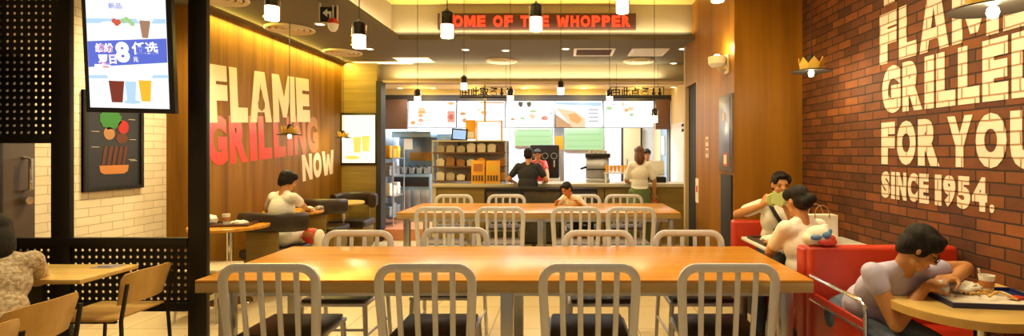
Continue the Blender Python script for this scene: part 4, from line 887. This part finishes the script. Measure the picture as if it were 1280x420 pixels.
def person(label, loc, rz, pose, shirt, pants, hair_m, lean=.1, twist=0, hp=0, hy=0, hr=0, handR=None, handL=None, poleR=None, poleL=None, k=1.0, hair='short', voxel=.009, sleeve=.5,
           curl=.5, seat=.46, kneeR=None, palmR=(0, 0, -1), palmL=(0, 0, -1), fR=None, fL=None, shorts=False, bulk=1.0, leg_yaw=0, extra=None, chin=0):
    t = thing('person', label, 'person', loc, rz)
    k_ = k
    if pose == 'sit': pel = Vector((0, 0, seat+.10*k))
    else: pel = Vector((0, 0, .90*k))
    R = Matrix.Rotation(-lean, 3, 'X'); RT = Matrix.Rotation(twist, 3, 'Z')
    def up(v): return pel+RT @ (R @ (Vector(v)*k))
    neck = up((0, -.01, .50)); chest = up((0, -.01, .34)); belly = up((0, .0, .14))
    shR = up((.148*bulk, -.01, .448)); shL = up((-.148*bulk, -.01, .448))
    hd = RT @ (Matrix.Rotation(-lean*.55, 3, 'X') @ Vector((0, .035, .140))); HC_ = neck+hd*k
    HR = (RT.to_4x4() @ Matrix.Rotation(hy, 4, 'Z') @ Matrix.Rotation(-hp, 4, 'X') @ Matrix.Rotation(hr, 4, 'Y'))
    hk = k*.93
    def H(v): return HC_+(HR.to_3x3() @ (Vector(v)*hk))
    b = B()
    def hell(c, r): b.ell(H(c), tuple(x*hk for x in r), HR.to_3x3())
    hell((0, -.012, .028), (.076, .093, .09)); hell((0, .022, -.03), (.062, .066, .080)); b.cap(H((-.012, .060, -.092)), H((.012, .060, -.092)), .024*hk); b.cap(H((-.04, .02, -.075)), H((.04, .02, -.075)), .03*hk)
    b.cap(H((0, .082, .005)), H((0, .102, -.028)), .008*hk, .013*hk); b.cap(H((-.011, .092, -.033)), H((.011, .092, -.033)), .009*hk)
    for s in (-1, 1):
        b.ell(H((s*.078, -.005, -.012)), (.010*hk, .02*hk, .03*hk), HR.to_3x3()); b.ell(H((s*.034, .058, -.035)), (.026*hk, .024*hk, .026*hk)); b.cap(H((s*.012, .080, .018)), H((s*.048, .068, .018)), .010*hk)
    b.cap(H((-.014, .080, -.062)), H((.014, .080, -.062)), .010*hk)
    b.cap(neck-(neck-chest)*.3, H((0, -.012, -.06)), .056*k, .050*k)
    # trunk
    RM = (RT @ R)
    def tell(bb, c, r, g=0): bb.ell(up(c), tuple(x*k+g for x in r), RM)
    th = .010*k
    trunk = [((0, 0, .02), (.165*bulk, .115*bulk, .13)), ((0, .006, .15), (.145*bulk, .105*bulk, .15)), ((0, .0, .31), (.152*bulk, .105, .16))]
    sh = B()
    for c, r_ in trunk: tell(b, c, r_, -.006); tell(sh, c, r_, th)
    for bb, g in ((b, -.004), (sh, th)):
        bb.cap(up((-.125*bulk, -.012, .425)), up((.125*bulk, -.012, .425)), .053*k+g)
        for s in (-1, 1): bb.cap(up((s*.125*bulk, -.012, .43)), up((s*.04, -.008, .485)), .046*k+g, .040*k+g*.6)
    # arms
    inv = Matrix.Rotation(-rz, 3, 'Z')
    for s, shd, hw, pole, palm, fd in ((1, shR, handR, poleR, palmR, fR), (-1, shL, handL, poleL, palmL, fL)):
        tgt = inv @ (Vector(hw)-Vector(loc)) if hw is not None else shd+Vector((s*.04, .12, -.44))*k
        pl = inv @ (Vector(pole)-Vector(loc)) if pole is not None else shd+Vector((s*.25, -.3, -.3))
        elb, wr_ = ik(shd, tgt, .275*k, .245*k, pl)
        b.cap(shd, elb, .048*k, .038*k); b.cap(elb, elb+(wr_-elb)*.4, .038*k, .036*k); b.cap(elb+(wr_-elb)*.4, wr_, .036*k, .025*k)
        fdir = inv @ Vector(fd) if fd is not None else (wr_-elb); pm = inv @ Vector(palm)
        fdir = (fdir.normalized()+(wr_-elb).normalized()*.35)
        hand(b, wr_, fdir, pm, 1 if s < 0 else -1, curl, k)
        e2 = shd+(elb-shd)*min(1, sleeve*1.25); sh.cap(shd, e2, .049*k+th, .048*k+th)
        if sleeve > .7: sh.cap(elb, elb+(wr_-elb)*.85, .042*k+th, .03*k+th)
    # legs
    pa = B()
    LY = Matrix.Rotation(leg_yaw, 3, 'Z')
    pa.cap(pel+Vector((-.075, 0, -.0))*k, pel+Vector((.075, 0, -.0))*k, .122*k*bulk)
    ft = B()
    for s in (-1, 1):
        hip = pel+LY @ Vector((s*.09, .01, -.01))*k
        if pose == 'sit': knee = pel+LY @ Vector((s*.11, .40, -.02))*k; ank = Vector((knee.x, knee.y, 0))+LY @ Vector((0, .02, 0)); ank.z = .08*k
        else: knee = hip+Vector((s*.005, .015, -.42))*k; ank = hip+Vector((s*.01, -.02, -.80))*k; ank.z = .08*k
        b.cap(hip, knee, .078*k, .052*k); b.cap(knee, knee+(ank-knee)*.35, .052*k, .052*k); b.cap(knee+(ank-knee)*.35, ank, .052*k, .034*k)
        b.cap(ank, ank+LY @ Vector((0, .12, -.04))*k, .035*k, .028*k)
        if shorts: pa.cap(hip, hip+(knee-hip)*.8, .098*k, .085*k)
        else: pa.cap(hip, knee, .092*k, .066*k); pa.cap(knee, ank+Vector((0, 0, .02)), .064*k, .048*k)
        f0 = Vector((ank.x, ank.y, .04*k)); ft = B().cap(f0+LY @ Vector((0, -.03, 0))*k, f0+LY @ Vector((0, .15, -.005))*k, .040*k, .034*k)
        link('shoe', remesh(ft, .012), M_DARKCLOTH, t)
    link('body', remesh(b, voxel, 5), M_SKIN, t, 180)
    link('shirt', remesh(sh, max(voxel, .009), 6), shirt, t, 180)
    link('trousers', remesh(pa, .012, 6), pants, t, 180)
    # hair
    hb = B()
    def he(c, r): hb.ell(H(c), tuple(x*hk for x in r), HR.to_3x3())
    he((0, -.024, .045), (.083, .096, .086)); he((0, -.050, -.005), (.083, .064, .082))
    for s in (-1, 1): he((s*.062, .022, .055), (.026, .06, .05))
    he((0, .05, .088), (.055, .035, .03))
    if hair == 'bob':
        for s in (-1, 1): he((s*.070, .0, .0), (.018, .045, .050))
        he((0, -.07, -.035), (.064, .035, .06)); he((.0, .066, .058), (.056, .020, .026))
    if hair == 'bun': he((.02, -.125, .0), (.045, .04, .045)); he((0, -.085, -.02), (.07, .05, .06))
    if hair == 'long': he((0, -.08, -.09), (.085, .045, .13)); [he((s*.07, -.02, -.08), (.022, .05, .11)) for s in (-1, 1)]
    if hair == 'cap': he((0, .03, .085), (.078, .11, .03))
    link('hair', remesh(hb, .008, 4), hair_m, t, 180)
    for s in (-1, 1):
        B().ell(H((s*.032, .0775, -.004)), (.010*hk, .006*hk, .0055*hk), HR.to_3x3()).obj('eye', M_EYE, t)
        B().cap(H((s*.020, .088, .020)), H((s*.046, .079, .020)), .0035*hk).obj('eyebrow', M_HAIR, t)
    B().ell(H((0, .0895, -.062)), (.020*hk, .0045*hk, .006*hk), HR.to_3x3()).obj('mouth', M_LIPS, t)
    t['_head'] = 0; del t['_head']
    return t, H, up
# woman in lilac, foreground right
fy = math.atan2(-.16, -.99)
tw, H, up = person('woman in lilac T-shirt and jeans leaning over her blue tray', (1.625, 2.80, 0), fy, 'sit', M_LILAC, M_JEANS, M_HAIR, lean=.74, hp=.62, hy=.90,
    handR=(1.715, 2.44, .80), handL=(1.90, 2.49, .835), poleR=(1.25, 2.45, .45), poleL=(2.6, 2.62, .80), voxel=.005, hair='bob', sleeve=.22, curl=.85, bulk=1.20, k=.91,
    palmR=(.1, .3, -1), palmL=(-.4, 0, -1), fR=(.9, .15, .15), fL=(-.85, -.1, .1), leg_yaw=-.05)
b = B()
for s in (-1, 1):
    b.tube([H((s*.034+.024*math.cos(a), .096, -.006+.019*math.sin(a))) for a in [2*PI*i/16 for i in range(16)]], .0018, 6, closed=True)
    b.tube([H((s*.058, .096, 0)), H((s*.080, .03, .004)), H((s*.082, -.01, .0))], .0018, 6)
b.tube([H((-.010, .098, .0)), H((.010, .098, .0))], .0018, 6); b.obj('glasses', M_BLACK, tw)
# man with a pale green wrapper
t, H, up = person('man in patterned white T-shirt lifting a pale green wrapper to his mouth', (1.88, 4.54, 0), PI, 'sit', M_CREAMSHIRT, M_DARKCLOTH, M_HAIR, lean=.10, hp=.12, hy=-.1,
    handR=(1.66, 4.30, 1.00), handL=(1.84, 4.26, .98), poleR=(1.30, 4.35, .86), poleL=(2.1, 4.4, .6), curl=.9, palmR=(.6, .5, 0), palmL=(-.6, .5, 0), fR=(.3, 0, .9), fL=(-.3, 0, .9), k=.96)
B().tube([up((.11, .06, .475)), up((.075, .122, .385)), up((0, .140, .27)), up((-.09, .135, .12)), up((-.13, .10, .02))], 0, 8, w=.035, h=.008, up=(0, 1, 0)).obj('shoulder_strap', M_BLACKMATT, t)
b = B()
for (a, c) in ((.055, .27), (.07, .20), (.045, .155), (.06, .11)): b.ell(up((a+.01, .118, c-.03)), (.026, .016, .022))
b.obj('shirt_print', M_DARKCLOTH, t)
o = B(); o.prism([(-.09, .01), (-.05, -.03), (.0, -.015), (.07, -.035), (.08, .03), (.06, .07), (.01, .055), (-.03, .08), (-.08, .06)], (0, 0, 0), (1, 0, .1), (-.1, 0, 1), .02).prism([(-.06, -.02), (.03, -.03), (.05, .03), (.03, .09), (-.01, .07), (-.05, .085)], (0, -.022, 0), (1, .1, -.15), (.15, .2, 1), .015)
o = o.obj('sandwich_wrapper', M_GREENPAPER); o.location = (1.74, 4.20, 1.04); tag(o, 'pale green wrapper held up by the man in patterned T-shirt', 'wrapper')
# girl seen from behind
person('girl with dark hair bun in cream T-shirt, seen from behind', (1.60, 3.36, 0), .28, 'sit', M_CREAMSHIRT, M_JEANS, M_HAIR, lean=.16, hp=.25, hy=.1, hair='bun', k=.90,
    handR=(1.66, 3.75, .79), handL=(1.50, 3.72, .79), poleR=(1.95, 3.4, .5), poleL=(1.2, 3.3, .5))
t = tray('serving_tray', (1.62, 3.97, .751), 0, .13, .17, M_DKTRAY, 'dark tray with food on the booth table')
crumple('food_wrapper', (1.60, 3.95, .758), (.09, .08, .03), M_PAPER, 'open white food wrapper on the dark booth tray', 'wrapper', 21)
t = thing('burger', 'small burger with red sauce on the booth tray', 'burger', (1.68, 4.06, .758)); B().lathe([(0, 0), (.04, 0), (.043, .012), (0, .014)]).obj('bottom_bun', M_BUN, t); B().lathe([(0, .014), (.045, .014), (.045, .024), (0, .024)]).obj('patty', M_PMEAT, t); B().lathe([(0, .024), (.044, .024), (.035, .045), (0, .052)]).obj('top_bun', M_BUN, t)
# seated woman on the left
t, H, up = person('woman in cream T-shirt seen from behind at the left tables', (-3.04, 5.40, 0), -.35, 'sit', M_CREAMSHIRT, M_CREAMSHIRT, M_HAIR, lean=.22, hp=.35, hy=-.35, hair='bob', k=.94,
    handR=(-2.98, 5.92, .79), handL=(-3.22, 5.88, .79), poleR=(-2.5, 5.55, .6), poleL=(-3.6, 5.5, .5))
t = thing('patterned_shoulder_bag', 'red patterned cloth bag on the lap of the woman in cream', 'bag', (-2.72, 5.50, .47))
b = B().ell((0, 0, .08), (.10, .08, .085)).ell((.03, 0, .04), (.09, .08, .05)); link('bag_body', remesh(b, .008), M_REDPLASTIC, t)
b = B().ell((.0, -.065, .10), (.05, .02, .035)).ell((.05, -.06, .06), (.03, .02, .02)); link('bag_print', remesh(b, .006), M_BUN, t)
b = B().ell((.085, .0, .04), (.05, .09, .11)); link('cloth_lining', remesh(b, .008), M_PAPER, t)
# boy at the back table
person('boy in pale shirt bending down at the back table', (.24, 6.95, 0), PI, 'sit', M_WHITESHIRT, M_DARKCLOTH, M_HAIR, lean=.70, twist=-.75, hp=.5, hy=.0, k=.80,
    handR=(-.10, 6.72, .79), handL=(.18, 6.62, .79), poleR=(-.3, 7.0, .5), poleL=(.5, 6.8, .5), seat=.48)
# customers
person('customer in black T-shirt leaning on the counter, seen from behind', (-.56, 7.74, 0), 0, 'stand', M_DARKCLOTH, M_DARKCLOTH, M_HAIR, lean=.20, hp=.15, k=.92,
    handR=(-.32, 8.02, .985), handL=(-.80, 8.02, .985), poleR=(-.1, 7.6, .8), poleL=(-1.1, 7.6, .8), bulk=1.1)
t, H, up = person('woman in white blouse and green skirt ordering at the counter', (1.13, 7.72, 0), 0, 'stand', M_WHITESHIRT, M_GREENCLOTH, M_BHAIR, lean=.03, hp=.1, k=.93, hair='long', sleeve=.62,
    handR=(1.36, 7.80, .80), handL=(1.0, 8.0, .98), poleR=(1.55, 7.6, .9), poleL=(.8, 7.6, .8), bulk=.92)
b = B().lathe([(.14, .02), (.17, -.18), (.20, -.42), (.19, -.42), (.15, -.16), (.12, .02)], (0, 0, .88), 28); b.obj('skirt', M_GREENCLOTH, t)
t = thing('small_red_bag', 'small red bag in the right hand of woman at counter', 'bag', (1.38, 7.84, .58)); B().prism([(-.04, 0), (.04, 0), (.03, .14), (-.03, .14)], (0, .03, 0), (1, 0, 0), (0, 0, 1), .06).obj('bag_body', M_REDPLASTIC, t); B().tube([(-.02, 0, .13), (-.015, 0, .2), (.015, 0, .2), (.02, 0, .13)], .004, 6).obj('bag_handle', M_BLACKMATT, t)
# staff
person('crew member in red apron facing out, behind the man in black', (W(672, 0, 72).x, 8.95, .18), PI, 'stand', M_REDPLASTIC, M_DARKCLOTH, M_HAIR, lean=.05, hp=.3, k=.80, hair='cap',
    handR=(W(660, 0, 72).x, 8.62, 1.0), handL=(W(686, 0, 72).x, 8.62, 1.0))
person('crew member with dark cap behind the right cash registers', (W(809, 0, 72).x, 8.95, .18), PI, 'stand', M_CREAMSHIRT, M_DARKCLOTH, M_HAIR, lean=.05, hp=.25, k=.80, hair='cap')
# woman in lace, bottom left
person('woman in cream lace top seated at the pale table, cut by the left edge', (-2.83, 2.50, 0), PI/2-.85, 'sit', M_LACE, M_DARKCLOTH, M_HAIR, lean=.55, hp=.4, hy=.2, hair='long', k=.86, sleeve=1.0, seat=.456,
    handR=(-3.17, 2.95, .785), handL=(-3.3, 2.84, .785), poleR=(-2.5, 2.9, .4), poleL=(-3.4, 2.4, .4), bulk=1.12)
